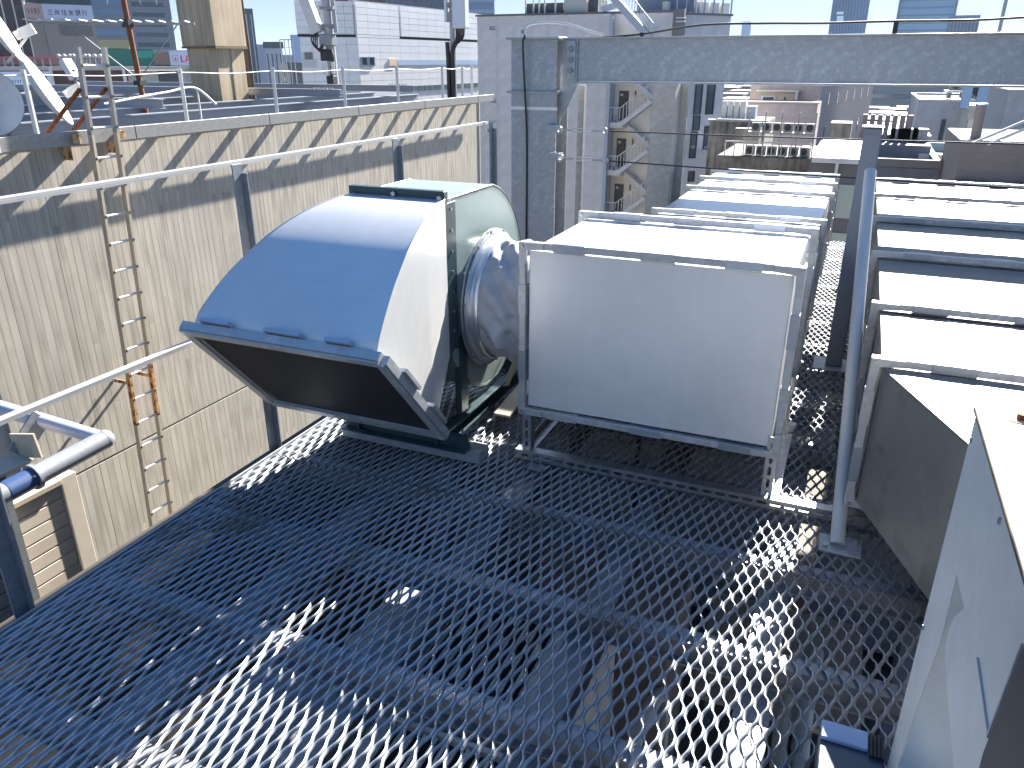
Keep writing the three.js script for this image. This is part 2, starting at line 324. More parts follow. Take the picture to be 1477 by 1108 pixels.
// ---------------------------------------------------------------- fan, hood and flexible connector
{
  const fx0 = -1.885, fx1 = -1.468;
  const t = thing('centrifugal_fan', 'green scroll casing fan between the curved hood and the square duct', 'fan', [-1.68, .001, -3.1]);
  const pts = [[2.745, .455], [2.745, 1.092], [3.16, 1.092]];
  for (let k = 1; k <= 22; k++) { const a = Math.PI / 2 - k / 22 * Math.PI * 1.18, r = .512 - .11 * k / 22; pts.push([3.13 + Math.cos(a) * r * .9, .59 + Math.sin(a) * r]); }
  pts.push([2.86, .33]);
  const sc = alongX(extr(pts, fx1 - fx0, .004).translate(0, 0, 0)); // outline x = -z
  const casing = mk('scroll_casing', uvm(sc.translate(fx0, 0, 0)), mt.fan, t);
  // raised seams round both cheeks
  const rim = pts.slice(1).map(([z, y]) => V(0, y, -z));
  for (const x of [fx0, fx1]) mk('seam', new THREE.TubeGeometry(new THREE.CatmullRomCurve3(rim.map(p => V(x, p.y, p.z)), false, 'catmullrom', .1), 90, .007, 6), mt.fanDark, casing);
  // discharge flange
  const L = .048, zf = -2.745, y0 = .405, y1 = 1.13, X0 = fx0 - .012, X1 = fx1 + .012;
  const fl = mk('discharge_flange', [RB(X0, X1, y1 - L, y1, zf - .012, zf + .022, .003), RB(X0, X1, y0, y0 + L, zf - .012, zf + .022, .003), RB(X0, X0 + L, y0 + L, y1 - L, zf - .012, zf + .022, .003), RB(X1 - L * .55, X1, y0 + L, y1 - L, zf - .075, zf + .022, .003)], mt.fanDark, t);
  const bo = new THREE.CylinderGeometry(.010, .010, .012, 6);
  for (const [x, y] of [[-1.68, y1 - .02], [X1 - .016, y1 - .025], [X1 - .016, .88], [X1 - .016, .68], [X1 - .016, .47], [X0 + .016, .88]]) put('bolt', bo, mt.bright, fl, x, y, zf + .03, 0, Math.PI / 2);
  const bs = new THREE.CylinderGeometry(.006, .006, .008, 6);
  for (let k = 0; k < 8; k++) put('rivet', bs, mt.bright, fl, X1 + .001, .46 + k * .085, zf - .03, 0, 0, Math.PI / 2);
  // inlet collar
  const ic = [.605, -3.105];
  const ring = (x0, x1, r0, r1) => { const g = new THREE.LatheGeometry([new THREE.Vector2(r0, x0), new THREE.Vector2(r1, x0), new THREE.Vector2(r1, x1), new THREE.Vector2(r0, x1), new THREE.Vector2(r0, x0)], 56); g.rotateZ(-Math.PI / 2); return g.translate(0, ic[0], ic[1]); };
  const collar = mk('inlet_collar', [ring(fx1 + .001, -1.405, .262, .268)], mt.band, t);
  mk('inlet_ring', [ring(-1.435, -1.428, .266, .312)], mt.band, collar);
  mk('inlet_ring', [ring(-1.424, -1.414, .268, .300)], mt.band, collar);
  for (let k = 0; k < 14; k++) { const a = k / 14 * Math.PI * 2 + .15; put('bolt', boltG.clone().rotateY(Math.PI / 2), mt.clip, collar, -1.442, ic[0] + Math.sin(a) * .295, ic[1] + Math.cos(a) * .295); put('bolt', boltG.clone().rotateY(Math.PI / 2), mt.clip, collar, -1.419, ic[0] + Math.sin(a) * .304, ic[1] + Math.cos(a) * .304); }
  // base: legs, two long channels, cross channels on galvanised runners
  for (const z of [-2.86, -3.42]) for (const [a, b] of [[fx1 - .02, fx1 + .011], [fx0 - .012, fx0 + .02]]) mk('foot', B(a, b, .13, .5, z - .035, z + .03), mt.fanDark, t);
  for (const x of [fx0 + .01, fx1 - .01]) mk('base_channel', [B(x - .004, x + .004, .062, .13, -3.62, -2.62), B(x - .004, x + .045, .124, .13, -3.62, -2.62), B(x - .004, x + .045, .062, .068, -3.62, -2.62)], mt.fanDark, t);
  for (const z of [-2.655, -3.58]) mk('cross_channel', [B(-1.955, -1.335, .065, .125, z - .01, z + .01), B(-1.955, -1.335, .06, .066, z, z + .05)], mt.fanDark, t);
  for (const z of [-2.70, -3.60]) mk('runner', [B(-1.985, -1.29, .002, .007, z - .05, z + .05), B(-1.985, -1.29, .007, .052, z + .044, z + .05), B(-1.985, -1.29, .007, .052, z - .05, z - .044), B(-1.985, -1.29, .046, .052, z + .015, z + .044)], mt.galv, t);
  for (const x of [-1.93, -1.37, -1.345]) mk('stud', [rod(V(x, .045, -2.66), V(x, .15, -2.66), .005, 8), rod(V(x, .052, -2.66), V(x, .062, -2.66), .012, 6)], mt.bright, t);
  // bracket under the connector
  mk('bracket', [bar(V(-1.44, .10, -3.28), V(-1.36, .34, -3.34), .05, .004, V(1, 0, .2)), bar(V(-1.36, .05, -3.05), V(-1.36, .09, -3.4), .08, .012)], mt.cream, t);

  // curved hood
  const h = thing('discharge_hood', 'curved pale metal discharge hood with black screened mouth', 'hood', [-1.8, .2, -2.45]);
  const prof = [[-2.722, 1.10], [-2.62, 1.088], [-2.5, 1.056], [-2.36, .994], [-2.275, .938], [-2.19, .875], [-2.12, .81], [-2.06, .742], [-2.04, .70]];
  const lerp = (a, b, t) => a + (b - a) * t;
  const cur = new THREE.CatmullRomCurve3(prof.map(([z, y]) => V(0, y, z))), N = 40;
  const rows = []; for (let k = 0; k <= N; k++) { const p = cur.getPoint(k / N), s = (p.z + 2.722) / .682, xl = lerp(-1.868, -2.145, s), xr = lerp(-1.452, -1.362, s); rows.push([0, .25, .5, .75, 1].map(j => V(lerp(xl, xr, j), p.y, p.z))); }
  mk('crown_sheet', quadSheet(rows), mt.hood, h);
  const bot = [-2.43, .24], fb = [-2.722, .45];
  for (const e of [0, 4]) {
    const side = rows.map(r => r[e]), g = []; const xB = e ? -1.375 : -2.15, xF = e ? -1.452 : -1.868;
    const low = k => { const s = k / N; const q = s < .22 ? [lerp(fb[0], bot[0], s / .22), lerp(fb[1], bot[1], s / .22), lerp(xF, xB, s / .22)] : [lerp(bot[0], -2.04, (s - .22) / .78), lerp(bot[1], .70, (s - .22) / .78), lerp(xB, e ? -1.362 : -2.145, (s - .22) / .78)]; return V(q[2], q[1], q[0]); };
    const sg = []; for (let k = 0; k <= N; k++) { const a = side[k], b = low(k), row = []; for (let j = 0; j <= 6; j++) row.push(a.clone().lerp(b, j / 6)); sg.push(row); }
    const ms = mk('side_sheet', quadSheet(sg), mt.hood, h);
    mk('edge_fold', new THREE.TubeGeometry(new THREE.CatmullRomCurve3(side), 60, .003, 5), mt.hood, ms);
  }
  mk('back_sheet', quadSheet([[V(-1.868, fb[1], fb[0]), V(-1.452, fb[1], fb[0])], [V(-2.15, bot[1], bot[0]), V(-1.375, bot[1], bot[0])]]), mt.hood, h);
  // mouth flange round the slanting opening, with clips
  const TL = V(-2.185, .692, -2.03), TR = V(-1.335, .692, -2.03), BL = V(-2.19, .226, -2.448), BR = V(-1.345, .226, -2.448), nrm = V(0, -.668, .744).normalize();
  const e = (a, b, w, d) => bar(a, b, w, d, nrm);
  const mf = mk('mouth_flange', [e(TL, TR, .045, .032), e(BL, BR, .04, .032), e(TL, BL, .04, .032), e(TR, BR, .045, .032)], mt.flange, h);
  const o = nrm.clone().multiplyScalar(-.024), o2 = nrm.clone().multiplyScalar(.021);
  for (const [a, b] of [[.1, .26], [.44, .62], [.74, .86]]) mk('clip', e(TL.clone().lerp(TR, a).add(o).add(V(0, .012, .008)), TL.clone().lerp(TR, b).add(o).add(V(0, .012, .008)), .05, .014), clipMats[2], mf);
  for (const [a, b] of [[.18, .4], [.62, .84]]) mk('clip', e(TR.clone().lerp(BR, a).add(o).add(V(.012, 0, 0)), TR.clone().lerp(BR, b).add(o).add(V(.012, 0, 0)), .05, .014), clipMats[1], mf);
  mk('lip', [e(TL.clone().add(o2), TR.clone().add(o2), .03, .008), e(TR.clone().add(o2), BR.clone().add(o2), .03, .008)], mt.flange, mf);
  const wires = []; const n1 = 116, n2 = 90;
  for (let k = 1; k < n1; k++) wires.push(bar(TL.clone().lerp(TR, k / n1), BL.clone().lerp(BR, k / n1), .0030, .0022, nrm));
  for (let k = 1; k < n2; k++) wires.push(bar(TL.clone().lerp(BL, k / n2), TR.clone().lerp(BR, k / n2), .0030, .0022, nrm));
  mk('bird_screen', merge(wires), mt.black, h);

  // flexible canvas connector
  const c = thing('flexible_connector', 'wrinkled dark grey canvas connector between fan inlet and square duct', 'duct connector', [-1.28, .3, -3.1]);
  const cr = []; for (let i = 0; i <= 28; i++) { const row = [], u = i / 28; for (let j = 0; j <= 90; j++) { const a = j / 90 * Math.PI * 2; const wr = Math.sin(u * Math.PI) * (.012 * Math.sin(a * 3 + u * 7) + .024 * Math.max(0, Math.sin(a * 5 - u * 9 + 1.2)) * Math.sin(u * 5 + a) + .013 * Math.sin(a * 11 + u * 14) + .006 * Math.sin(a * 23 - u * 11)); const r = .262 - .006 * Math.sin(u * Math.PI) + wr; row.push(V(-1.405 + u * .26, ic[0] + Math.sin(a) * r, ic[1] + Math.cos(a) * r)); } cr.push(row); }
  mk('canvas_sleeve', quadSheet(cr), mt.canvas, c);
  mk('clamp_band', [ring(-1.404, -1.378, .262, .270)], mt.band, c);
  mk('clamp_band', [ring(-1.164, -1.150, .25, .268)], mt.band, c);
}

// ---------------------------------------------------------------- posts, brace, portal frame, wires
{
  const p = thing('steel_post', 'square grey steel post standing between the two duct runs', 'post', [.055, .001, -4.5]);
  mk('shaft', RB(.014, .1, .013, 1.29, -4.545, -4.455, .006), mt.steelPaint, p);
  mk('cap', RB(.003, .107, 1.291, 1.298, -4.552, -4.448, .002), mt.galv, p);
  mk('base_plate', RB(-.05, .16, .002, .012, -4.6, -4.4, .002), mt.galv, p);
  const b = thing('pipe_brace', 'leaning galvanised pipe brace with square foot plate beside the elbow', 'brace', [.15, .001, -2.6]);
  mk('pipe', rod(V(.145, .012, -2.6), V(.066, 1.15, -3.86), .025, 20), mt.galvPlain, b);
  mk('foot_plate', RB(.085, .225, .002, .010, -2.66, -2.545, .002), mt.galv, b);
  for (const [x, z] of [[.105, -2.565], [.205, -2.64]]) mk('bolt', rod(V(x, .01, z), V(x, .024, z), .009, 6), mt.bright, b);

  const zc = -5.85, yb = 1.452, yt = 1.757;
  const f = thing('portal_column', 'galvanised steel column with bracket plates at the end of the beam', 'column', [-2.27, LOW, zc]);
  mk('shaft', [B(-2.455, -2.095, LOW + .005, yt - .016, zc + .118, zc + .134), B(-2.455, -2.095, LOW + .005, yt - .016, zc - .134, zc - .118), B(-2.281, -2.269, LOW + .005, yt - .016, zc - .1175, zc + .1175)], mt.galv, f);
  mk('cap_plate', RB(-2.485, -2.075, yt - .014, yt + .003, zc - .17, zc + .165, .002), mt.galv, f);
  mk('stiffener', RB(-2.485, -2.075, yb - .075, yb - .058, zc - .165, zc + .16, .002), mt.galv, f);
  mk('haunch', uvm(extr([[-2.094, 1.76], [-1.965, 1.755], [-1.965, 1.44], [-2.094, 1.16]], .012).translate(0, -.006, zc + .05)), mt.galv, f);
  const sp = mk('splice_plate', RB(-2.045, -1.978, 1.475, 1.735, zc + .064, zc + .078, .002), M([.56, .6, .66], .4, .5, { map: T.galv }), f);
  const bo = new THREE.CylinderGeometry(.021, .021, .018, 6).rotateX(Math.PI / 2);
  for (const y of [1.535, 1.607, 1.68]) put('bolt', bo, mt.galvDark, sp, -2.012, y, zc + .086);
  mk('strap', B(-2.46, -2.085, 1.262, 1.284, zc + .1345, zc + .138), M([.7, .68, .62], .5, .3), f);
  mk('inner_post', B(-2.04, -1.99, LOW + .005, 1.43, zc - .25, zc - .2), mt.galvDark, f);
  mk('base_plate', B(-2.55, -2.0, LOW + .001, LOW + .005, zc - .25, zc + .25), mt.galv, f);

  const bm = thing('portal_beam', 'long galvanised steel beam spanning above both duct runs', 'beam', [.3, yb, zc]);
  mk('web', B(-1.977, 3.4, yb + .013, yt - .013, zc + .02, zc + .045), mt.galv, bm);
  mk('top_flange', RB(-2.07, 3.4, yt - .012, yt, zc - .075, zc + .075, .002), mt.galv, bm);
  mk('bottom_flange', RB(-1.96, 3.4, yb, yb + .012, zc - .075, zc + .075, .002), mt.galv, bm);
  const col3 = thing('portal_column', 'galvanised steel column at the far end of the long beam', 'column', [3.5, LOW, zc]);
  mk('shaft', hbeam(V(3.5, LOW + .01, zc), V(3.5, yt, zc), .19, .25, .014, .01), mt.galv, col3);
  const z2 = -6.93, b2 = thing('rear_beam', 'galvanised steel beam parallel to and behind the long beam', 'beam', [.3, yb, z2]);
  mk('beam', hbeam(V(-1.6, 1.605, z2), V(3.4, 1.605, z2), .15, .29, .012, .01), mt.galv, b2);
  const c2 = thing('rear_column', 'flat grey steel column behind the white duct run', 'column', [-1.53, LOW, z2 - .05]);
  mk('shaft', [B(-1.655, -1.475, LOW + .002, 1.45, z2 + .06, z2 + .075), B(-1.475, -1.46, LOW + .002, 1.45, z2 - .16, z2 + .075)], mt.galvDark, c2);
  mk('return_edge', B(-1.459, -1.40, LOW + .002, 1.45, z2 - .175, z2 - .16), mt.galvDark, c2);
  const c4 = thing('rear_column', 'galvanised steel column at the far end of the rear beam', 'column', [3.5, LOW, z2]);
  mk('shaft', hbeam(V(3.5, LOW + .01, z2), V(3.5, 1.76, z2), .19, .25, .014, .01), mt.galv, c4);

  // wire ropes with turnbuckles
  const zw = -5.62;
  function wire(label, xa, ya, xb, yb2, grp) {
    const a = V(xa, ya, zw), b3 = V(xb, yb2, zw), d = b3.clone().sub(a).normalize(), P2 = s => a.clone().addScaledVector(d, s);
    const t = thing('wire_rope', label, 'wire', [xa, ya, zw], 'wire ropes strung across the duct runs');
    mk('rope', tube([P2(.42), P2(1.5).add(V(0, -.008, 0)), P2(2.6).add(V(0, -.008, 0)), b3], .005, 6, 40), mt.black, t);
    const tb = mk('turnbuckle', [bar(P2(.14).add(V(0, .012, 0)), P2(.3).add(V(0, .012, 0)), .006, .006), bar(P2(.14).add(V(0, -.012, 0)), P2(.3).add(V(0, -.012, 0)), .006, .006), rod(P2(.07), P2(.15), .006, 8), rod(P2(.29), P2(.37), .006, 8)], mt.bright, t);
    mk('eye', [new THREE.TorusGeometry(.02, .006, 6, 16).translate(xa + .045, ya, zw), new THREE.TorusGeometry(.018, .005, 6, 14).translate(P2(.39).x, P2(.39).y, zw)], mt.bright, t);
    mk('lug', B(xa - .06, xa + .028, ya - .03, ya + .03, zw - .105, zw - .006), mt.galv, t);
  }
  wire('upper black wire rope with turnbuckle running from the column above the ducts', -2.075, 1.135, 3.4, 1.165);
  wire('lower black wire rope with turnbuckle running from the column above the ducts', -2.06, .937, 3.4, .86);

  // cables over the beam
  const cb = thing('cable', 'thin black cable hanging down the front of the column', 'cable', [-2.31, 1.7, -5.66]);
  mk('drop', tube([V(-2.335, 1.775, -5.69), V(-2.338, 1.755, -5.66), V(-2.338, 1.6, -5.668), V(-2.325, 1.1, -5.706), V(-2.322, .4, -5.706), V(-2.322, -.4, -5.706), V(-2.322, LOW + .02, -5.706)], .0075, 8, 60), mt.black, cb);
  const cw = thing('cable', 'pale cable arching from the column top onto the beam', 'cable', [-2.3, 1.76, -5.72]);
  mk('arch', tube([V(-2.335, 1.767, -5.69), V(-2.33, 1.83, -5.7), V(-2.2, 1.855, -5.74), V(-2.03, 1.84, -5.78), V(-1.86, 1.79, -5.8), V(-1.78, 1.775, -5.8)], .009, 8, 50), mt.white, cw);
  const ck = thing('cable', 'black cable held on clips along the top of the long beam', 'cable', [-1.8, 1.76, -5.8]);
  const kp = [[-1.78, 1.777], [-1.5, 1.795], [-1.1, 1.845], [-.7, 1.85], [-.3, 1.845], [.1, 1.85], [.5, 1.848], [.9, 1.862], [1.4, 1.86], [2.2, 1.85]];
  mk('run', tube(kp.map(([x, y]) => V(x, y - .022, -5.8)), .007, 8, 90), mt.black, ck);
  for (const x of [-1.5, .1]) { const y = x < -1 ? 1.795 : 1.845; mk('clip', B(x - .014, x + .014, yt + .001, y - .012, -5.81, -5.79), mt.black, ck); }
}

// ---------------------------------------------------------------- outdoor unit beside the elbow, small cabinet
{
  const X = .28, Z0 = -1.565, Z1 = -.62, Y1 = 1.0;
  const t = thing('outdoor_unit', 'large white outdoor unit with rusty bolt on its dirty top', 'outdoor unit', [.65, .001, -1.1]);
  // left panel with a pressed grip recess: outline in (z,y) with a hole
  const hole = [[1.385, .745], [1.268, .754], [1.318, .70], [1.331, .666], [1.327, .63], [1.295, .615], [1.248, .608], [1.073, .595], [1.073, .2], [1.46, .2], [1.41, .45], [1.372, .6], [1.376, .67]];
  const zz = p => [p[0], p[1]];
  const face = alongX(extr([[-Z1, .03], [-Z0, .03], [-Z0, Y1 - .012], [-Z1, Y1 - .012]], .004, 0, [hole.map(zz).reverse()]));
  const side = mk('side_panel', uvm(face.translate(X, 0, 0)), mt.unit, t);
  // sloping floor of the recess
  const inner = []; const cN = hole.length; const ctr = [1.29, .42];
  const gp = [], gi = []; for (let k = 0; k < cN; k++) { const [z, y] = hole[k]; gp.push(X + .003, y, -z); const q = [z + (ctr[0] - z) * .22, y + (ctr[1] - y) * .1]; gp.push(X + .095, q[1], -q[0]); }
  for (let k = 0; k < cN; k++) { const a = 2 * k, b = 2 * ((k + 1) % cN); gi.push(a, b, a + 1, a + 1, b, b + 1); } const cI = gp.length / 3; gp.push(X + .1, ctr[1], -ctr[0]); for (let k = 0; k < cN; k++) gi.push(2 * k + 1, 2 * ((k + 1) % cN) + 1, cI);
  const rg = new THREE.BufferGeometry(); rg.setAttribute('position', new THREE.Float32BufferAttribute(gp, 3)); rg.setIndex(gi); rg.computeVertexNormals();
  mk('grip_recess', uvm(rg), mt.unit, side);
  mk('casing', RB(X + .115, 1.05, .03, Y1 - .014, Z0 + .002, Z1, .006), mt.unit, t);
  mk('back_edge', B(X + .0045, X + .114, .03, Y1 - .013, Z0, Z0 + .012), mt.unit, t);
  const top = mk('top_panel', RB(X - .006, 1.07, Y1 - .011, Y1, Z0 - .008, Z1 + .01, .004), mt.unitTop, t);
  const b = mk('bolt', [rod(V(.347, Y1, -1.535), V(.347, Y1 + .011, -1.535), .009, 6)], mt.rust, top);
  mk('rust_stain', uvm(new THREE.CircleGeometry(.021, 20).rotateX(-Math.PI / 2).translate(.345, Y1 + .0015, -1.532)), M([.72, .42, .2], .85), top);
  mk('seam', [bar(V(X - .0015, .78, -1.109), V(X - .0015, .77, -.966), .003, .003, V(1, 0, 0)), bar(V(X - .0015, .765, -.966), V(X - .0015, .937, -.945), .005, .003, V(1, 0, 0))], mt.clip, side);
  mk('grille_panel', uvm(alongX(extr([[.955, .745], [.93, .95], [.66, .95], [.66, .3], [.9, .3]], .003)).translate(X - .004, 0, 0)), M([.03, .032, .035], .5), side);
  for (const [z, y] of [[-1.545, .94], [-1.545, .5], [-1.545, .1], [-1.2, .965]]) mk('screw', rod(V(X, y, z), V(X - .003, y, z), .006, 8), mt.bright, side);
  mk('base_rail', B(X + .03, 1.04, .002, .03, Z0 + .03, Z1 - .03), mt.black, t);

  const c = thing('small_cabinet', 'dark grey box with pale top edge on the deck beside the outdoor unit', 'box', [.2, .001, -1.3]);
  mk('body', RB(.13, .272, .002, .094, -1.63, -1.25, .004), M([.05, .065, .09], .4, .1), c);
  mk('lid', RB(.132, .236, .0945, .106, -1.632, -1.575, .003), M([.30, .37, .52], .5), c);
  for (let k = 0; k < 4; k++) mk('rib', B(.239 + k * .0085, .245 + k * .0085, .0945, .106, -1.63, -1.56), mt.black, c);
}

// ---------------------------------------------------------------- handrail on the deck's edge
{
  const t = thing('handrail', 'pale steel handrail with flat posts along the deck edge', 'handrail', [-2.25, -.2, -2.8]);
  const X = -2.262;
  mk('top_rail', [B(X - .02, X + .02, 1.229, 1.235, -5.0, .2), B(X + .016, X + .022, 1.219, 1.2285, -5.0, .2)], mt.rail, t);
  mk('mid_rail', [B(X - .016, X + .016, .596, .601, -5.0, .2), B(X + .012, X + .016, .586, .5955, -5.0, .2)], mt.rail, t);
  for (const z of [-4.87, -3.66, -2.465, -1.235, -.03]) mk('post', [RB(X + .023, X + .029, -.3, 1.226, z - .026, z + .026, .001), RB(X + .0295, X + .055, -.3, 1.19, z - .026, z - .020, .001)], mt.railPost, t);
  for (const z of [-4.87, -3.66, -2.465, -1.235]) mk('fixing_plate', B(X + .056, X + .078, -.12, -.03, z - .04, z + .04), mt.galv, t);
}

// ---------------------------------------------------------------- neighbouring building with panelled wall
const WX = -7, ZE = -14.66, YC = .905;
const nb = thing('panelled_building', 'low building with long beige panelled wall across the gap', 'building', [-14, -29.9, -6]);
{
  mk('core', B(-30, WX - .035, -29.8, .84, ZE + .02, 4), M([.4, .38, .35], .9), nb);
  mk('roof_surface', B(-30, WX - .2, .845, .86, ZE + .05, 4), mt.roof, nb);
  const pm = []; for (let k = 0; k < 9; k++) { const w = rr(0, 1), b = rr(.62, .69), m = mt.white.clone(); m.color = lin(b, b * (.975 - .025 * w), b * (.925 - .06 * w)); m.roughness = .5; m.map = T.streak.clone(); m.map.offset.set(k * .137, k * .31); m.map.needsUpdate = true; pm.push(m); }
  const pw = .0815, n = Math.floor((-4.2 - ZE) / pw), seamY = -2.4;
  const gU = RB(0, .03, seamY + .012, YC, -pw + .0025, 0, .0014), gL = RB(0, .03, -7.5, seamY - .012, -pw + .0025, 0, .0014);
  for (let k = 0; k < n; k++) for (const g of [gU, gL]) put('wall_panel', g, pm[Math.floor(rnd() * 9)], nb, WX - .032 + rr(-.0004, .0004), 0, ZE + (k + 1) * pw);
  mk('end_trim', B(WX - .03, WX + .012, -7.5, YC, ZE - .03, ZE), mt.cream, nb);
  mk('wall_joint', B(WX - .034, WX - .012, seamY - .012, seamY + .012, ZE, -4.2), M([.10, .085, .07], .9), nb);
  // coping: capping sheet on the wall and a narrow rack held off it by flat ties
  mk('capping', RB(WX - .22, WX + .015, YC + .001, YC + .03, ZE - .1, 4, .004), mt.alu, nb);
  let z = 4; while (z > ZE - .2) { const L = rr(1.9, 2.1); mk('gutter_fascia', RB(WX + .137, WX + .172, YC - .045, YC + .085, Math.max(ZE - .35, z - L + .012), z, .005), mt.alu, nb); z -= L; }
  for (let q = -4.0; q > ZE; q -= .645) { const tie = mk('tie', bar(V(WX - .02, YC + .062, q - .1), V(WX + .136, YC - .038, q - .1), .15, .012), mt.alu, nb); }
}
{ // ladder against the wall
  const t = thing('ladder', 'weathered rung ladder with rusty stretches fixed to the panelled wall', 'ladder', [-6.75, -3.4, -5.5]);
  const zA = y => -5.51 - .052 * (y - .25), zB = y => -5.80 - .052 * (y - .25);
  const seg = [[-7.4, -2.05, mt.beige], [-2.05, -1.35, mt.rustyHeavy], [-1.35, .95, mt.beige], [.95, 1.72, mt.alu]];
  for (const zf of [zA, zB]) for (const [a, b, m] of seg) mk('rail', bar(V(-6.75, a, zf(a)), V(-6.75, b, zf(b)), .03, .055, V(1, 0, 0)), m, t);
  for (let k = 0; k < 34; k++) { const y = 1.56 - k * .2765; const r = mk('rung', rod(V(-6.75, y, zA(y) - .012), V(-6.75, y, zB(y) + .012), .014, 8), mt.white, t); mk('pin', [B(-6.733, -6.721, y - .012, y + .012, zA(y) - .012, zA(y) + .012), B(-6.733, -6.721, y - .012, y + .012, zB(y) - .012, zB(y) + .012)], mt.black, r); }
  for (const zf of [zA, zB]) mk('strut', bar(V(-7.12, .96, zf(.9) + .18), V(-6.77, 1.36, zf(1.3) + .02), .035, .02, V(1, 0, 0)), mt.rust, t);
  mk('wall_bracket', [B(WX + .173, -6.735, .88, .96, -5.42, -5.40), B(WX - .05, WX + .115, .956, .965, -5.60, -5.3), B(WX - .003, WX + .1155, .72, .859, -5.41, -5.40)], mt.rusty, t);
  mk('wall_bracket', B(WX + .173, -6.735, .88, .96, -5.93, -5.91), mt.rusty, t); mk('wall_bracket', B(WX - .003, WX + .1155, .74, .859, -5.93, -5.92), mt.rusty, t);
  for (const y of [-1.6, -4.2]) mk('stay', [B(WX, -6.76, y, y + .04, zA(y) - .02, zA(y) - .014), B(WX, -6.76, y, y + .04, zB(y) + .014, zB(y) + .02)], mt.rusty, t);
}
{ // stanchions and guard wires along the roof edge
  const px = [[52, 190], [268.5, 163], [399, 152], [498, 143], [574.5, 138], [639, 132], [667.5, 130], [681, 129]], tops = [];
  const s0 = thing('stanchion', 'white angle stanchion standing on the roof edge of the panelled building', 'stanchion', [WX - .13, YC + .03, on(52, 190, 'x', WX - .13).z], 'stanchions along the panelled roof edge');
  const z0 = s0.position.z;
  mk('post', [RB(WX - .16, WX - .11, YC + .031, YC + .62, z0 - .004, z0 + .004, .001), RB(WX - .16, WX - .152, YC + .031, YC + .62, z0 - .05, z0 - .0045, .001)], mt.white, s0);
  mk('foot', B(WX - .19, WX - .08, YC + .03, YC + .04, z0 - .06, z0 + .03), mt.alu, s0);
  px.forEach(([x, y], k) => { const z = on(x, y, 'x', WX - .13).z; tops.push(V(WX - .13, YC + .575, z)); if (k) dup(s0, 0, 0, z - z0); });
  const w = thing('guard_wire', 'thin white wire strung through the stanchions on the panelled roof edge', 'wire', [WX - .13, 1.4, -8]);
  const pts = []; tops.unshift(V(WX - .13, YC + .575, -3.6)); for (let k = 0; k < tops.length; k++) { pts.push(tops[k]); if (k + 1 < tops.length) pts.push(tops[k].clone().lerp(tops[k + 1], .5).add(V(0, -.02, 0))); }
  mk('wire', tube(pts, .006, 5, 120), mt.white, w);
}
{ // steel grillage lying on the neighbour's roof
  const beamsZ = [[-8.1, .95], [-9.1, .97], [-10.4, 1.0], [-12, 1.0], [-14.2, 1.0]];
  for (const [x, y] of beamsZ) { const t = thing('roof_beam', `pale blue steel beam lying lengthwise on the neighbouring roof, number ${beamsZ.findIndex(b => b[0] === x) + 1} in from its panelled edge`, 'beam', [x, .861, -8]); mk('beam', hbeam(V(x, y - .02, 3.5), V(x, y - .02, -14.2), .12, .15, .012, .01), M([.20, .225, .27], .5, .2), t); mk('rest', B(x - .04, x + .04, .861, y - .096, -14, -13.9), mt.alu, t); mk('rest', B(x - .04, x + .04, .861, y - .096, -6, -5.9), mt.alu, t); }
  const zz = [-7.3, -10.9, -13.2]; zz.forEach((z, k) => { const t = thing('cross_beam', `pale steel cross member laid over the roof beams, ${['by the satellite dishes', 'behind the beige flue', 'at the far roof end'][k]}`, 'beam', [-11, .9, z]); mk('beam', hbeam(V(-7.6, 1.135, z), V(-16, 1.135, z), .09, .11, .01, .008), M([.27, .29, .33], .5, .2), t); mk('bolt_row', Array.from({ length: 8 }, (_, i) => rod(V(-8.1 + i * .05, 1.19, z), V(-8.1 + i * .05, 1.215, z), .012, 6)), mt.bright, t); });
}
{ // beige flue
  const t = thing('flue', 'tall beige sheet metal flue rising from the neighbouring roof', 'flue', [-9.15, .861, -9.9]);
  const m1 = M([.42, .37, .30], .7, 0, { map: T.streak }), m2 = M([.60, .50, .36], .7, 0, { map: T.streak });
  const b0 = on(277, 160, 'y', .861), b1 = on(323, 161, 'y', .861), xR = b1.x, xL = b0.x + .02, zF = b1.z, zBk = zF - .62;
  mk('lower_casing', RB(xL, xR, .862, yAt(70, 13.2), zBk, zF, .006), m2, t);
  const yu = yAt(66, 13.2);
  mk('upper_casing', RB(xL - .03, xR + .05, yu - .02, 4.6, zBk - .03, zF + .05, .006), m2, t);
  mk('joint_band', B(xL - .04, xR + .06, yu - .05, yu - .021, zBk - .04, zF + .06), M([.24, .18, .12], .8, 0, { map: T.streak }), t);
  mk('sheet_seam', [B(xR + .0005, xR + .008, .862, yu - .06, (zF + zBk) / 2 - .008, (zF + zBk) / 2 + .008)], m1, t);
}
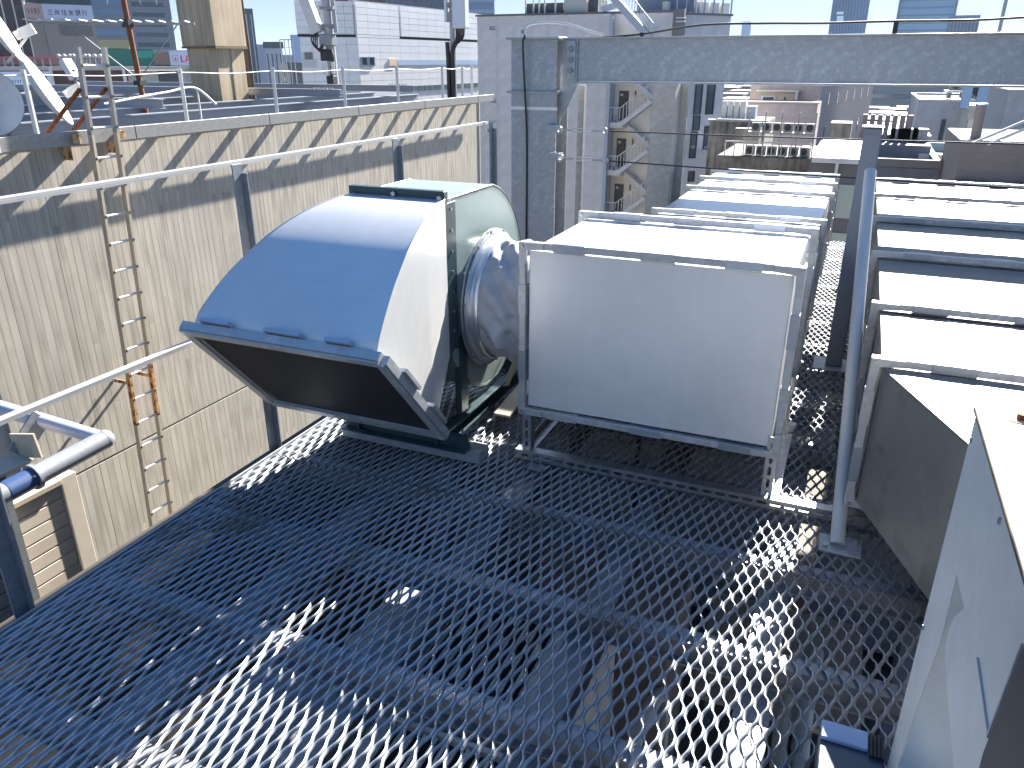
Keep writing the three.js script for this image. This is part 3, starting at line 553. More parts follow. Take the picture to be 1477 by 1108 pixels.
{ // antennas and dishes
  const a = thing('antenna_mast', 'rusty mast carrying a long white television antenna', 'antenna', [on(212, 172, 'y', .861).x, .861, on(212, 172, 'y', .861).z]);
  const b = a.position.clone(), D = Math.hypot(b.x, b.z), top = at(176, -14, D);
  top.x = b.x + (top.x - b.x); const P1 = y => { const q = (y - b.y) / (top.y - b.y); return b.clone().lerp(V(b.x - .03, top.y, b.z + .03), q); };
  mk('pole', [rod(b, P1(top.y), .036, 12)], mt.rust, a);
  const yb = yAt(41, D), c = P1(yb), u = V(-.82, 0, .57).normalize(), w = V(.57, 0, .82);
  const el = []; const boom = [c.clone().addScaledVector(u, 1.2), c.clone().addScaledVector(u, -.83)];
  mk('boom', bar(boom[0], boom[1], .03, .03), mt.alu, a);
  for (let k = 0; k < 13; k++) { const p = boom[0].clone().lerp(boom[1], (k + .4) / 13); const L = .34 - .012 * k; el.push(rod(p.clone().addScaledVector(w, -L).add(V(0, .025, 0)), p.clone().addScaledVector(w, L).add(V(0, .025, 0)), .009, 6)); }
  for (const e of el) mk('element', e, mt.white, a);
  for (const s of [.75, -.62]) mk('stay', rod(P1(yAt(112, D)), c.clone().addScaledVector(u, s), .009, 6), mt.alu, a);
  mk('clamp', [B(c.x - .06, c.x + .06, yb - .05, yb + .05, c.z - .05, c.z + .05), B(b.x - .07, b.x + .05, yAt(116, D) - .03, yAt(116, D) + .03, b.z - .06, b.z + .06)], mt.black, a);
  const y2 = yAt(6, D), c2 = P1(y2); mk('upper_antenna', [bar(c2.clone().addScaledVector(u, .3), c2.clone().addScaledVector(u, -.45), .016, .016), ...[-.4, -.2, 0, .2].map(s => rod(c2.clone().addScaledVector(u, s).add(V(0, -.12, 0)), c2.clone().addScaledVector(u, s).add(V(0, .12, 0)), .006, 5))], mt.alu, a);
  mk('foot', B(b.x - .1, b.x + .1, .861, .875, b.z - .1, b.z + .1), mt.rust, a);

  const pl = on(367, 155, 'y', .861), p = thing('dark_pole', 'thin dark brown pole with cables next to the beige flue', 'pole', [pl.x, .861, pl.z]);
  const pd = Math.hypot(pl.x, pl.z);
  mk('shaft', rod(pl, V(pl.x - .03, yAt(-30, pd), pl.z + .02), .05, 10, .04), M([.06, .04, .035], .7), p);
  mk('cable', tube([V(pl.x + .06, .9, pl.z + .03), V(pl.x + .065, 1.5, pl.z + .03), V(pl.x + .055, 2, pl.z + .03), V(pl.x + .04, 2.6, pl.z + .03)], .012, 6), mt.black, p);
  mk('cable', tube([V(pl.x - .06, 2.0, pl.z + .04), V(pl.x - .14, 1.85, pl.z + .04), V(pl.x - .07, 1.5, pl.z + .04), V(pl.x - .06, 1.0, pl.z + .04)], .016, 6), mt.black, p);

  // satellite dishes
  const prof = []; for (let k = 0; k <= 12; k++) { const r = k / 12 * .36; prof.push(new THREE.Vector2(r, r * r * .62)); } prof.push(new THREE.Vector2(.372, .088)); for (let k = 12; k >= 0; k--) { const r = k / 12 * .36; prof.push(new THREE.Vector2(r, r * r * .62 - .012)); }
  const bowl = new THREE.LatheGeometry(prof, 40);
  function dish(label, px, py, d, face, sc, low) {
    const c = at(px, py, d), t = thing('satellite_dish', label, 'dish', [c.x, .861, c.z]);
    const m = put('reflector', bowl, M([.74, .74, .72], .5, 0, { map: T.paint }), t, c.x, c.y, c.z); const n = V(...face).normalize();
    m.quaternion.setFromUnitVectors(V(0, 1, 0), n); m.scale.setScalar(sc);
    const f = c.clone().addScaledVector(n, .42 * sc).add(V(0, -.12 * sc, 0));
    mk('arm', bar(c.clone().add(V(0, -.34 * sc, 0)).addScaledVector(n, .05), f, .03, .02), mt.white, t);
    mk('feed_horn', [bar(f, f.clone().addScaledVector(n, -.13), .07, .09), rod(f.clone().addScaledVector(n, -.13), f.clone().addScaledVector(n, -.18), .04, 12)], mt.white, t);
    const bk = c.clone().addScaledVector(n, -.1 * sc);
    mk('mast', rod(V(bk.x, .862, bk.z), V(bk.x, c.y + .06, bk.z), .024, 10), mt.galvDark, t);
    mk('bracket', bar(c.clone().addScaledVector(n, -.012), V(bk.x, c.y, bk.z), .08, .08), mt.alu, t);
  }
  dish('white satellite dish tilted edge-on in front of the ladder top', 57, 135, 9.6, [.62, .42, -.62], 1.02);
  dish('satellite dish with shaded blue bowl low on the neighbouring roof', -20, 150, 8.2, [.72, .2, .5], .74);
  dish('upper satellite dish raised on its mast beside the dark tower', -8, 46, 9.4, [.66, .38, -.64], .85);
  // mobile phone masts on the far roof end
  const zM = -14.3;
  const m1 = on(483, 128, 'z', zM), t1 = thing('phone_mast', 'phone mast with leaning panel antenna and looped black cables', 'mast', [m1.x, .861, zM]), d1 = Math.hypot(m1.x, zM), k1 = py => yAt(py, d1), s = d1 / 1194 * 1.02;
  mk('pole', rod(V(m1.x, .862, zM), V(m1.x - .06, k1(-30), zM), 6.5 * s, 14), mt.galv, t1);
  mk('pole', rod(V(m1.x + 9 * s, k1(50), zM), V(m1.x + 6 * s, k1(-30), zM), 3 * s, 10), mt.galv, t1);
  for (const [a, b, c, e] of [[18, 9, 43, 39], [10, 11, 20, 16]]) mk('bracket', B(m1.x - a * s, m1.x + b * s, k1(c), k1(e), zM - .05, zM + .1), mt.galvDark, t1);
  mk('panel_antenna', bar(V(m1.x - 14 * s, k1(50), zM + .12), V(m1.x - 36 * s, k1(-12), zM + .12), 15 * s, .14, V(0, 0, 1)), M([.55, .53, .5], .6), t1);
  mk('remote_unit', RB(m1.x - 9 * s, m1.x + 3 * s, k1(88), k1(72), zM + .02, zM + .22, .01), mt.black, t1); mk('remote_unit', RB(m1.x - 3 * s, m1.x + 6 * s, k1(125), k1(108), zM + .02, zM + .2, .01), mt.black, t1);
  mk('remote_unit', RB(m1.x - 10 * s, m1.x + 10 * s, k1(68), k1(52), zM + .02, zM + .2, .02), mt.galvDark, t1);
  for (let k = 0; k < 4; k++) mk('cable', tube([V(m1.x - (20 - k * 2) * s, k1(50), zM + .15), V(m1.x - (22 - k * 3) * s, k1(60 + k * 3), zM + .2), V(m1.x - (12 - k) * s, k1(72 + k), zM + .22), V(m1.x - 3 * s, k1(66 + k * 3), zM + .22)], .016, 6), mt.black, t1);
  mk('cable', tube([V(m1.x + 8 * s, k1(72), zM + .2), V(m1.x + 10 * s, k1(84), zM + .2), V(m1.x + 5 * s, k1(97), zM + .16), V(m1.x + 5 * s, k1(124), zM + .16)], .03, 6), mt.black, t1);
  mk('label_plate', [B(m1.x - 8 * s, m1.x - 5 * s, k1(105), k1(91), zM + .2, zM + .22), B(m1.x + 7 * s, m1.x + 12 * s, k1(105), k1(89), zM + .2, zM + .22)], mt.white, t1);
  const m2 = on(655, 130, 'z', zM), t2 = thing('phone_mast', 'phone mast with upright grey panel antenna and thick black cables', 'mast', [m2.x, .861, zM]), d2 = Math.hypot(m2.x, zM), k2 = py => yAt(py, d2), s2 = d2 / 1194;
  mk('pole', rod(V(m2.x, .862, zM), V(m2.x, k2(-30), zM), 4 * s2, 14), mt.galv, t2);
  mk('panel_antenna', RB(m2.x + 4 * s2, m2.x + 24 * s2, k2(44), k2(-25), zM - .06, zM + .12, .02), M([.55, .6, .65], .5), t2);
  mk('panel_antenna', RB(m2.x - 9 * s2, m2.x - 4.5 * s2, k2(34), k2(-25), zM - .04, zM + .1, .02), M([.55, .6, .65], .5), t2);
  for (const [a, b] of [[35, 22], [13, 9]]) mk('bracket', B(m2.x - 8 * s2, m2.x + 6 * s2, k2(a), k2(b), zM - .05, zM + .09), mt.galvDark, t2);
  for (const [q, r] of [[-4, 3.2], [3, 3.4]]) mk('cable_bundle', tube([V(m2.x + q * s2 * (q > 0 ? 3 : 1.2), k2(62), zM + .1), V(m2.x + q * s2 * 1.1, k2(74), zM + .1), V(m2.x + q * s2, k2(100), zM + .1), V(m2.x + q * s2, .87, zM + .1)], r * s2, 8), mt.black, t2);
  for (let k = 0; k < 5; k++) mk('cable', tube([V(m2.x + (8 + k * 3) * s2, k2(44), zM + .05), V(m2.x + (8 + k * 2.6) * s2, k2(56), zM + .06), V(m2.x + (6 + k * 1.4) * s2, k2(68 - k), zM + .1)], .018, 5), mt.black, t2);
  // clutter: short pipes and a coping lamp
  const pb = thing('white_pipe', 'thin white bent pipe lying across the roof before the flue', 'pipe', [-8, 1.15, -8.6]);
  const zq = -8.3; mk('pipe', tube([on(150, 150, 'z', -6.6), on(240, 133, 'z', -7.6), on(284, 128, 'z', -8.2), on(312, 151, 'z', -8.3)], .014, 6, 40), mt.white, pb);
  mk('foot', rod(on(284, 128, 'z', -8.2), V(on(284, 128, 'z', -8.2).x, .862, -8.2), .012, 6), mt.white, pb);
  const jb = thing('roof_lamp', 'small white floodlight on a stalk behind the ladder', 'lamp', [on(105, 110, 'z', -8.5).x, .862, -8.5]);
  const lp = on(102, 100, 'z', -8.5); mk('stalk', rod(V(lp.x + .05, .862, -8.5), V(lp.x + .05, lp.y, -8.5), .02, 8), mt.galvDark, jb); mk('head', bar(lp.clone().add(V(.06, -.12, 0)), lp.clone().add(V(-.08, .12, 0)), .14, .1), mt.white, jb);
}
{ // below the handrail: pipework and a sided structure in the gap
  const X = -3.4;
  const t = thing('sided_screen', 'cream horizontal siding screen with corner trim below the handrail', 'screen wall', [X - .2, -8, -1.5]);
  const ye = on(105, 680, 'x', X), zE = ye.z, yT = ye.y - .03;
  mk('backing', B(X - .12, X - .02, -8, yT - .03, zE + .03, .6), M([.2, .17, .14], .9), t);
  const bm = [0, 1, 2].map(k => { const m = mt.cream.clone(); m.color = lin(.62 + .04 * k, .53 + .04 * k, .43 + .03 * k); return m; });
  const g = RB(-.018, 0, -.0705, 0, zE + .085, .6, .003);
  for (let k = 0; k < 24; k++) put('siding_board', g, bm[k % 3], t, X, yT - k * .0775, 0);
  mk('corner_trim', RB(X - .1, X + .012, -8, yT + .03, zE - .005, zE + .08, .003), mt.cream, t);
  mk('top_cap', RB(X - .14, X + .02, yT + .002, yT + .03, zE + .082, .6, .003), mt.beige, t);

  const p = thing('drain_pipe', 'thick grey pipe bend with blue collar in front of the siding screen', 'pipe', [-3.2, -.1, -1.9]);
  const E0 = on(150, 634, 'x', -3.12), A0 = on(-40, 735, 'x', -3.12), B0 = on(-30, 580, 'x', -3.55);
  mk('main_run', rod(E0, A0, .046, 20), mt.pipe, p);
  mk('end_bend', new THREE.SphereGeometry(.047, 20, 12).translate(E0.x, E0.y, E0.z), mt.pipe, p);
  mk('cross_run', rod(E0, B0, .036, 18), M([.34, .38, .46], .35, .1), p);
  const q0 = E0.clone().lerp(A0, .62), q1 = E0.clone().lerp(A0, .78); mk('collar', rod(E0.clone().lerp(A0, .575), q1, .0475, 20), M([.03, .06, .14], .35), p);
  mk('collar', rod(E0.clone().lerp(A0, .56), E0.clone().lerp(A0, .585), .06, 20), mt.pipe, p);
  mk('hanger', [bar(on(60, 600, 'x', -3.33), on(25, 655, 'x', -3.33), .09, .012, V(1, 0, .4)), B(-3.42, -3.3, -8, E0.y - .02, E0.z + .42, E0.z + .46)], mt.galvDark, p);
  const w = thing('bracket_block', 'pale tan folded metal bracket beside the grey pipe', 'bracket', [-3.3, -.15, -1.6]);
  const c = on(5, 655, 'x', -3.28); mk('plate', bar(c.clone().add(V(0, .055, -.1)), c.clone().add(V(.02, -.06, -.1)), .16, .01, V(0, .2, 1)), mt.beige, w); mk('shelf', B(c.x - .1, c.x + .04, c.y - .08, c.y - .065, c.z - .1, c.z + .25), mt.beige, w);
  mk('stand', B(c.x - .06, c.x - .03, -8, c.y - .081, c.z, c.z + .03), mt.galvDark, w);
}
struct('alley_floor', B(-6.9, -2.95, -8.4, -8, -14, 3), mt.concrete, 'concrete floor of the gap between the buildings');

// ---------------------------------------------------------------- plant under the deck
{
  const slatG = RB(-.006, .006, 0, .012, -.26, .26, .002);
  function under(label, x, z, w, d, h, m, slats) {
    const t = thing('condensing_unit', label, 'outdoor unit', [x, LOW, z], 'plant standing under the mesh deck');
    mk('casing', RB(x - w / 2, x + w / 2, LOW + .06, LOW + h, z - d / 2, z + d / 2, .015), m, t);
    for (const q of [-1, 1]) mk('foot', B(x + q * (w / 2 - .1), x + q * (w / 2 - .05), LOW + .001, LOW + .06, z - d / 2, z + d / 2), mt.black, t);
    if (slats) { mk('fan_opening', B(x - .24, x + .24, LOW + h + .001, LOW + h + .006, z - .27, z + .27), mt.dark, t); for (let k = 0; k < 13; k++) put('guard_slat', slatG, mt.white, t, x - .225 + k * .0375, LOW + h + .02, z); for (const q of [-.285, .27]) mk('guard_rim', B(x - .25, x + .25, LOW + h + .006, LOW + h + .035, z + q, z + q + .015), mt.white, t); }
    return t;
  }
  under('condensing unit with white slatted fan guard under the deck behind its twin', -1.02, -2.05, .9, .62, 1.36, mt.white, true);
  under('condensing unit with white slatted fan guard under the deck close to the cream cabinet', -.86, -1.32, .9, .6, 1.36, mt.white, true);
  under('plain cream cabinet under the bright strip of mesh', -.2, -1.42, .36, .5, 1.42, mt.cream, false);
  under('grey cabinet under the mesh near the deck edge', -1.72, -1.75, .5, .55, 1.05, mt.galvDark, false);
  under('brown cabinet under the mesh in front of the square duct', -.75, -2.85, .7, .5, 1.15, M([.25, .2, .17], .8), false);
  for (const [x, z, lab] of [[-1.45, -4.75, 'tall grey plant cabinet under the deck behind the fan'], [-.5, -4.75, 'tall grey plant cabinet under the deck below the white duct run'], [.6, -4.75, 'tall grey plant cabinet under the deck below the wide duct run'], [1.6, -4.2, 'tall grey plant cabinet under the deck outside the wide duct run']]) under(lab, x, z, .92, 1.0, 1.5, mt.galvDark, false);
  const pp = [[-1.4, -1.2, .7], [-1.33, -1.2, .7], [-.42, -1.0, .95], [.1, -1.6, .9], [.18, -1.6, .9]];
  pp.forEach(([x, z, h], k) => { const t = thing('refrigerant_pipe', 'cream wrapped refrigerant pipe running under the mesh deck', 'pipe', [x, LOW + h, z], 'pipes under the mesh deck'); mk('pipe', tube([V(x, LOW + h, z + .7), V(x + .02, LOW + h + .03, z), V(x - .03, LOW + h, z - .9), V(x, LOW + h - .1, z - 1.6), V(x, LOW + .03, z - 1.75)], .03, 8, 40), k % 2 ? mt.cream : mt.white, t); mk('hanger', B(x - .04, x + .04, LOW + .001, LOW + h - .03, z + .3, z + .33), mt.galvDark, t); });
  const w = thing('warm_panel', 'brown board lying under the mesh between the two duct runs', 'board', [0, LOW, -3.2]); mk('board', B(-.35, .4, LOW + .6, LOW + .63, -3.7, -2.9), M([.42, .32, .25], .8), w); mk('trestle', [B(-.3, -.26, LOW + .001, LOW + .6, -3.3, -3.26), B(.3, .34, LOW + .001, LOW + .6, -3.3, -3.26)], mt.galvDark, w);
  // parapet and kit seen down the gap between the two duct runs
  const pr = thing('roof_parapet', 'brown roof parapet seen down the gap between the duct runs', 'parapet', [.05, LOW, -8.4]); mk('wall', B(-1.3, 3.2, LOW + .001, LOW + .9, -8.55, -8.4), M([.26, .2, .18], .85, 0, { map: T.concrete }), pr); mk('coping', B(-1.33, 3.2, LOW + .901, LOW + .94, -8.59, -8.36), mt.white, pr);
  const sc = thing('white_step', 'pale concrete step inside the brown parapet', 'step', [0, LOW, -8.1]); mk('step', B(-.5, .6, LOW + .001, LOW + .35, -8.39, -7.9), mt.concrete, sc);
}

// ---------------------------------------------------------------- the city
const GY = -29.98;
const azOf = px => -YAW + Math.atan((px - CX) / (FOC / Math.cos(PITCH)));
function frame(o, a) {                            // a facade: u to the right, y up, d back from it
  const u = V(Math.cos(a), 0, -Math.sin(a)), n = V(Math.sin(a), 0, Math.cos(a)), mx = new THREE.Matrix4().makeRotationY(a).setPosition(o.x, 0, o.z);
  return {
    o, a,
    pt(px, py) { const r = ray(px, py), q = V(o.x, EYE, o.z), t = n.dot(q.clone().sub(V(0, EYE, 0))) / n.dot(r), p = V(0, EYE, 0).addScaledVector(r, t); return [p.clone().sub(q).dot(u), p.y]; },
    box: (u0, u1, y0, y1, d0, d1, r = 0) => (r ? RB(u0, u1, y0, y1, -d1, -d0, r) : B(u0, u1, y0, y1, -d1, -d0)).applyMatrix4(mx),
    bar: (p, q, w, h) => bar(V(...p), V(...q), w, h).applyMatrix4(mx),
    mx,
  };
}
function building(name, label, px, d, a, cat = 'building') { const o = at(px, 88, d); const t = thing(name, label, cat, [o.x, GY, o.z]); return [t, frame(o, a === undefined ? -azOf(px) : a)]; }
function wins(t, f, list, m = mt.glass, fm = mt.clip, d = .03) {
  for (const [a, b, c, e] of list) { const [u0, y1] = f.pt(a, c), [u1] = f.pt(b, c), [, y0] = f.pt((a + b) / 2, e); const w = mk('window', f.box(u0, u1, y0, y1, -d, .02), m, t); const k = (u1 - u0) * .07; mk('frame', [f.box(u0 - k, u0 + k, y0, y1, -d - .04, -d - .002), f.box(u1 - k, u1 + k, y0, y1, -d - .04, -d - .002), f.box(u0 + k, u1 - k, y1 - k, y1, -d - .04, -d - .002), f.box(u0 + k, u1 - k, y0, y0 + k, -d - .04, -d - .002)], fm, w); }
}
function signTex(w, h, draw) { const c = document.createElement('canvas'); c.width = w; c.height = h; const x = c.getContext('2d'); draw(x, w, h); const t = new THREE.CanvasTexture(c); t.colorSpace = THREE.SRGBColorSpace; t.magFilter = THREE.LinearFilter; return new THREE.MeshStandardMaterial({ map: t, roughness: .6 }); }
function signPlane(f, u0, u1, y0, y1, d) { const g = new THREE.PlaneGeometry(u1 - u0, y1 - y0).translate((u0 + u1) / 2, (y0 + y1) / 2, d); return g.applyMatrix4(f.mx); }
const KANJI = [
  [[1, 2, 9, 2], [2, 5, 8, 5], [.5, 9, 9.5, 9]],
  [[1, 3.5, 9, 3.5], [.5, 6.5, 9.5, 6.5], [3.5, 1, 3.2, 6, 1.5, 9.5], [6.8, 1, 6.8, 9.5]],
  [[3, .5, 1, 4], [2.2, 3, 2.2, 9.5], [6, .5, 7, 1.8], [4, 3, 9.5, 3], [4.5, 6, 9, 6], [3.5, 9.2, 9.8, 9.2], [6.8, 3, 6.8, 9.2]],
  [[1, 3, 9, 3], [4, .5, 3.5, 5, 1, 9.5], [3.5, 5, 8, 5, 6, 8, 3, 9.7], [4.5, 6, 9, 9.5]],
  [[3, .5, .5, 3.5], [3, .5, 5, 3], [1.5, 4, 4.5, 4], [1, 6, 4.8, 6], [3, 4, 3, 9], [.8, 9.2, 4.8, 9], [6, 1, 9, 1, 9, 4.5, 6, 4.5], [6, 2.7, 9, 2.7], [6, 1, 6, 9, 7.3, 8.3], [7, 5, 9.5, 9.5], [9.5, 5.5, 7.8, 6.8]],
  [[3, .5, 1, 3], [3.5, 3, 1, 6], [2.3, 4.8, 2.3, 9.5], [5, 2, 9.5, 2], [4.5, 5, 9.8, 5], [7.8, 5, 7.8, 9.3, 6.5, 8.8]],
];
function kanji(x, ox, oy, s, gap, col) { x.strokeStyle = col; x.lineWidth = s * .11; KANJI.forEach((ch, i) => ch.forEach(l => { x.beginPath(); for (let k = 0; k < l.length; k += 2) { const X = ox + i * (s + gap) + l[k] / 10 * s, Y = oy + l[k + 1] / 10 * s; k ? x.lineTo(X, Y) : x.moveTo(X, Y); } x.stroke(); })); }

{ // dark maroon tower
  const [t, f] = building('office_tower', 'dark maroon tower with thin pale vertical lines at the street corner', -80, 95, -azOf(10));
  const [u1] = f.pt(46, 60); mk('wall', f.box(-4, u1, GY, 26, 0, 14), M([.055, .036, .042], .5), t);
  for (const px of [3.5, 19.5, 34]) { const [u] = f.pt(px + 6, 40); mk('pipe', f.box(u - .06, u + .06, GY, 26, -.12, -.01), mt.white, t); }
  for (let k = 0; k < 12; k++) { const y = -4 + k * 2.4; mk('floor_band', f.box(-4, u1, y, y + .9, -.008, .02), M([.03, .024, .03], .25), t); }
}
{ // bank building with sign bands on two faces
  const d = 112, o = at(74, 88, d), aR = -azOf(74) + .12, aL = -azOf(74) + 1.0;
  const t = thing('bank_building', 'grey corner building with dark green and pale blue bank signs', 'building', [o.x, GY, o.z]);
  const f = frame(o, aR), fl = frame(o, aL), y = py => yAt(py, d), [uR] = f.pt(141, 60), [uL] = fl.pt(31, 60);
  const body = M([.30, .30, .28], .8), bodyL = M([.27, .24, .21], .8);
  mk('wall', f.box(.02, uR, GY, y(-20), .05, 9), body, t);
  mk('wall', fl.box(uL, -.02, GY, y(-20), .05, 6), bodyL, t);
  const gm = M([.035, .06, .075], .4), pm = M([.5, .62, .78], .5), pk = M([.46, .36, .34], .6);
  mk('sign_band', f.box(0, uR, y(20), y(-18), -.3, .04), gm, t); mk('sign_band', fl.box(uL, 0, y(20), y(-18), -.3, .04), gm, t);
  const s1 = mk('sign_band', f.box(0, uR, y(38), y(20.2), -.28, .04), pm, t), s2 = mk('sign_band', fl.box(uL, 0, y(38), y(20.2), -.28, .04), pk, t);
  mk('sign_lettering', signPlane(f, .15, uR - .15, y(37.6), y(20.6), .3), signTex(512, 140, (x, w, h) => { x.fillStyle = '#b9cbe4'; x.fillRect(0, 0, w, h); kanji(x, 44, 42, 60, 12, '#2d3d55'); }), s1);
  mk('sign_lettering', signPlane(fl, uL + .15, -.15, y(37.6), y(20.6), .3), signTex(512, 140, (x, w, h) => { x.fillStyle = '#b39a95'; x.fillRect(0, 0, w, h); kanji(x, 30, 42, 58, 14, '#3a3436'); }), s2);
  mk('sign_lettering', signPlane(f, .15, uR - .15, y(19.6), y(-4), .32), signTex(512, 190, (x, w, h) => { x.fillStyle = '#2f4552'; x.fillRect(0, 0, w, h); x.fillStyle = '#b9cf57'; x.beginPath(); x.moveTo(38, 92); x.lineTo(70, 60); x.lineTo(64, 130); x.lineTo(34, 160); x.fill(); x.beginPath(); x.moveTo(66, 62); x.lineTo(104, 32); x.lineTo(98, 78); x.lineTo(64, 108); x.fill(); x.fillStyle = '#8fa3ae'; x.font = 'bold 46px serif'; x.fillText('SMBC', 128, 150); }), t);
  for (let k = 0; k < 11; k++) { const [u] = f.pt(88 + k * 4.4, 50); mk('louvre', f.box(u, u + .18, y(57), y(44), -.12, .02), M([.2, .21, .21], .8), t); }
}
{ // banded glass tower
  const d = 150, [t, f] = building('glass_tower', 'office tower with alternating blue glass and grey bands', 128, d, -azOf(190) + .1), [u1] = f.pt(250, 40);
  mk('wall', f.box(0, u1, GY, 24, 0, 16), M([.17, .19, .24], .6), t);
  for (let k = 0; k < 13; k++) { const y = -3.4 + k * 1.48, [c] = f.pt(190, 40); mk('window_band', f.box(.1, c - .1, y, y + .78, -.03, .05), mt.glassBlue, t); mk('window_band', f.box(c + .5, u1 - 1, y - .25, y + .4, -.03, .05), mt.glass, t); }
}
{ // low street front: green screened block, red-lettered sign, maroon and grey blocks
  const d = 64, y = py => yAt(py, d), [t, f] = building('shop_block', 'low shop block with green netting and red lettered sign', 142, d, -azOf(205));
  const U = px => f.pt(px, 85)[0];
  mk('wall', f.box(0, U(300), GY, y(74), .05, 8), M([.33, .36, .36], .8), t);
  mk('tan_housing', f.box(U(146), U(190), y(72.5), y(62), -.4, 3), M([.34, .33, .2], .8), t);
  mk('green_netting', f.box(U(146), U(222), y(96), y(73), -.3, .04), M([.05, .2, .16], .8), t);
  mk('green_netting', f.box(U(199), U(221), y(84), y(75), -.4, -.305), M([.06, .34, .25], .8), t);
  mk('brown_panel', f.box(U(222), U(244), y(93), y(78), -.3, .04), M([.3, .2, .15], .8), t);
  mk('cornice', f.box(0, U(300), y(97.5), y(94.5), -.5, .03), M([.42, .41, .38], .8), t);
  const s = mk('sign_board', f.box(U(244.5), U(290), y(94), y(75.5), -.36, .04), M([.55, .62, .75], .5), t);
  mk('sign_lettering', signPlane(f, U(245), U(289.6), y(93.7), y(75.8), .37), signTex(512, 220, (x, w, h) => { x.fillStyle = '#cdd6e6'; x.fillRect(0, 0, w, h); x.strokeStyle = '#c98aa5'; x.lineWidth = 8; x.strokeRect(44, 56, 86, 110); x.fillStyle = '#d06a8a'; x.beginPath(); x.moveTo(87, 80); x.lineTo(112, 140); x.lineTo(62, 140); x.fill(); x.fillStyle = '#e0244f'; x.font = 'bold 150px sans-serif'; x.fillText('LA', 160, 168); }), s);
  mk('opening', f.box(U(226), U(259), y(125), y(100), -.02, .04), M([.05, .055, .07], .7), t);
  wins(t, f, [[170, 176, 58, 64]].map(a => a), mt.white);
}
{
  const d = 52, y = py => yAt(py, d), [t, f] = building('maroon_block', 'dark maroon roadside block with long white sign board', -60, d, -azOf(80)), U = px => f.pt(px, 110)[0];
  mk('wall', f.box(0, U(184), GY, y(98), 0, 7), M([.06, .036, .045], .6), t);
  mk('parapet', f.box(0, U(270), y(99.5), y(95), -.3, .3), M([.4, .38, .36], .8), t);
  mk('side_wall', f.box(U(184.3), U(268), GY, y(100), 0, 7), M([.34, .36, .35], .8), t);
  mk('shutter', f.box(U(228), U(258), y(126), y(101), -.03, .03), M([.055, .06, .075], .6), t);
  for (const px of [74.5, 179]) mk('pilaster', f.box(U(px) - .08, U(px) + .08, y(140), y(96), -.35, -.01), M([.55, .55, .55], .6), t);
  for (let k = 0; k < 16; k++) { const [u] = f.pt(-10 + k * 8.5, 125); mk('railing_bar', f.box(u, u + .05, y(136), y(124), -.3, -.22), M([.5, .5, .5], .6), t); }
  const s = mk('sign_board', f.box(U(-30), U(73), y(119), y(100.5), -.25, -.005), M([.55, .62, .72], .5), t);
  mk('sign_lettering', signPlane(f, U(-29), U(72.3), y(118.6), y(100.9), .26), signTex(512, 100, (x, w, h) => { x.fillStyle = '#c9d6e6'; x.fillRect(0, 0, w, h); x.strokeStyle = '#4a6c9c'; x.lineWidth = 5; for (let i = 0; i < 10; i++) { const X = 165 + i * 19; x.beginPath(); x.moveTo(X, 58 + (i % 3) * 4); x.lineTo(X + 11, 60); x.moveTo(X + 5, 54); x.lineTo(X + 3 + (i % 2) * 4, 78); x.stroke(); } x.fillStyle = '#26385f'; x.fillRect(430, 30, 56, 52); x.fillStyle = '#a8566a'; x.fillRect(444, 34, 14, 30); }), s);
  // roof clutter behind it: striped awning and round lamps
  const [t2, f2] = building('arcade_roof', 'pink striped arcade roof above the maroon block', -30, 60, -azOf(60)), U2 = px => f2.pt(px, 86)[0], y2 = py => yAt(py, 60);
  mk('roof', f2.box(0, U2(82), y2(92), y2(84), 0, 3), M([.5, .3, .26], .7), t2); mk('fascia', f2.box(0, U2(82), y2(84.5), y2(82.6), -.2, -.01), M([.62, .22, .24], .6), t2); mk('wall', f2.box(.2, U2(81), GY, y2(92.2), .1, 3), M([.3, .28, .27], .8), t2);
  for (let k = 0; k < 7; k++) mk('awning_post', f2.box(U2(4 + k * 11), U2(4 + k * 11) + .12, y2(97), y2(84.6), -.12, -.02), mt.white, t2);
  const g = new THREE.SphereGeometry(.13, 10, 8);
  for (let k = 0; k < 9; k++) { const p = at(84 + k * 7.3 + (k % 3), 81, 58); const l = thing('globe_lamp', 'small white globe lamp in a row on the roof edge behind the ladder', 'lamp', [p.x, GY, p.z], 'row of globe lamps'); put('globe', g, mt.white, l, p.x, p.y, p.z); mk('stem', B(p.x - .03, p.x + .03, GY, p.y - .1, p.z - .03, p.z + .03), mt.galvDark, l); }
}
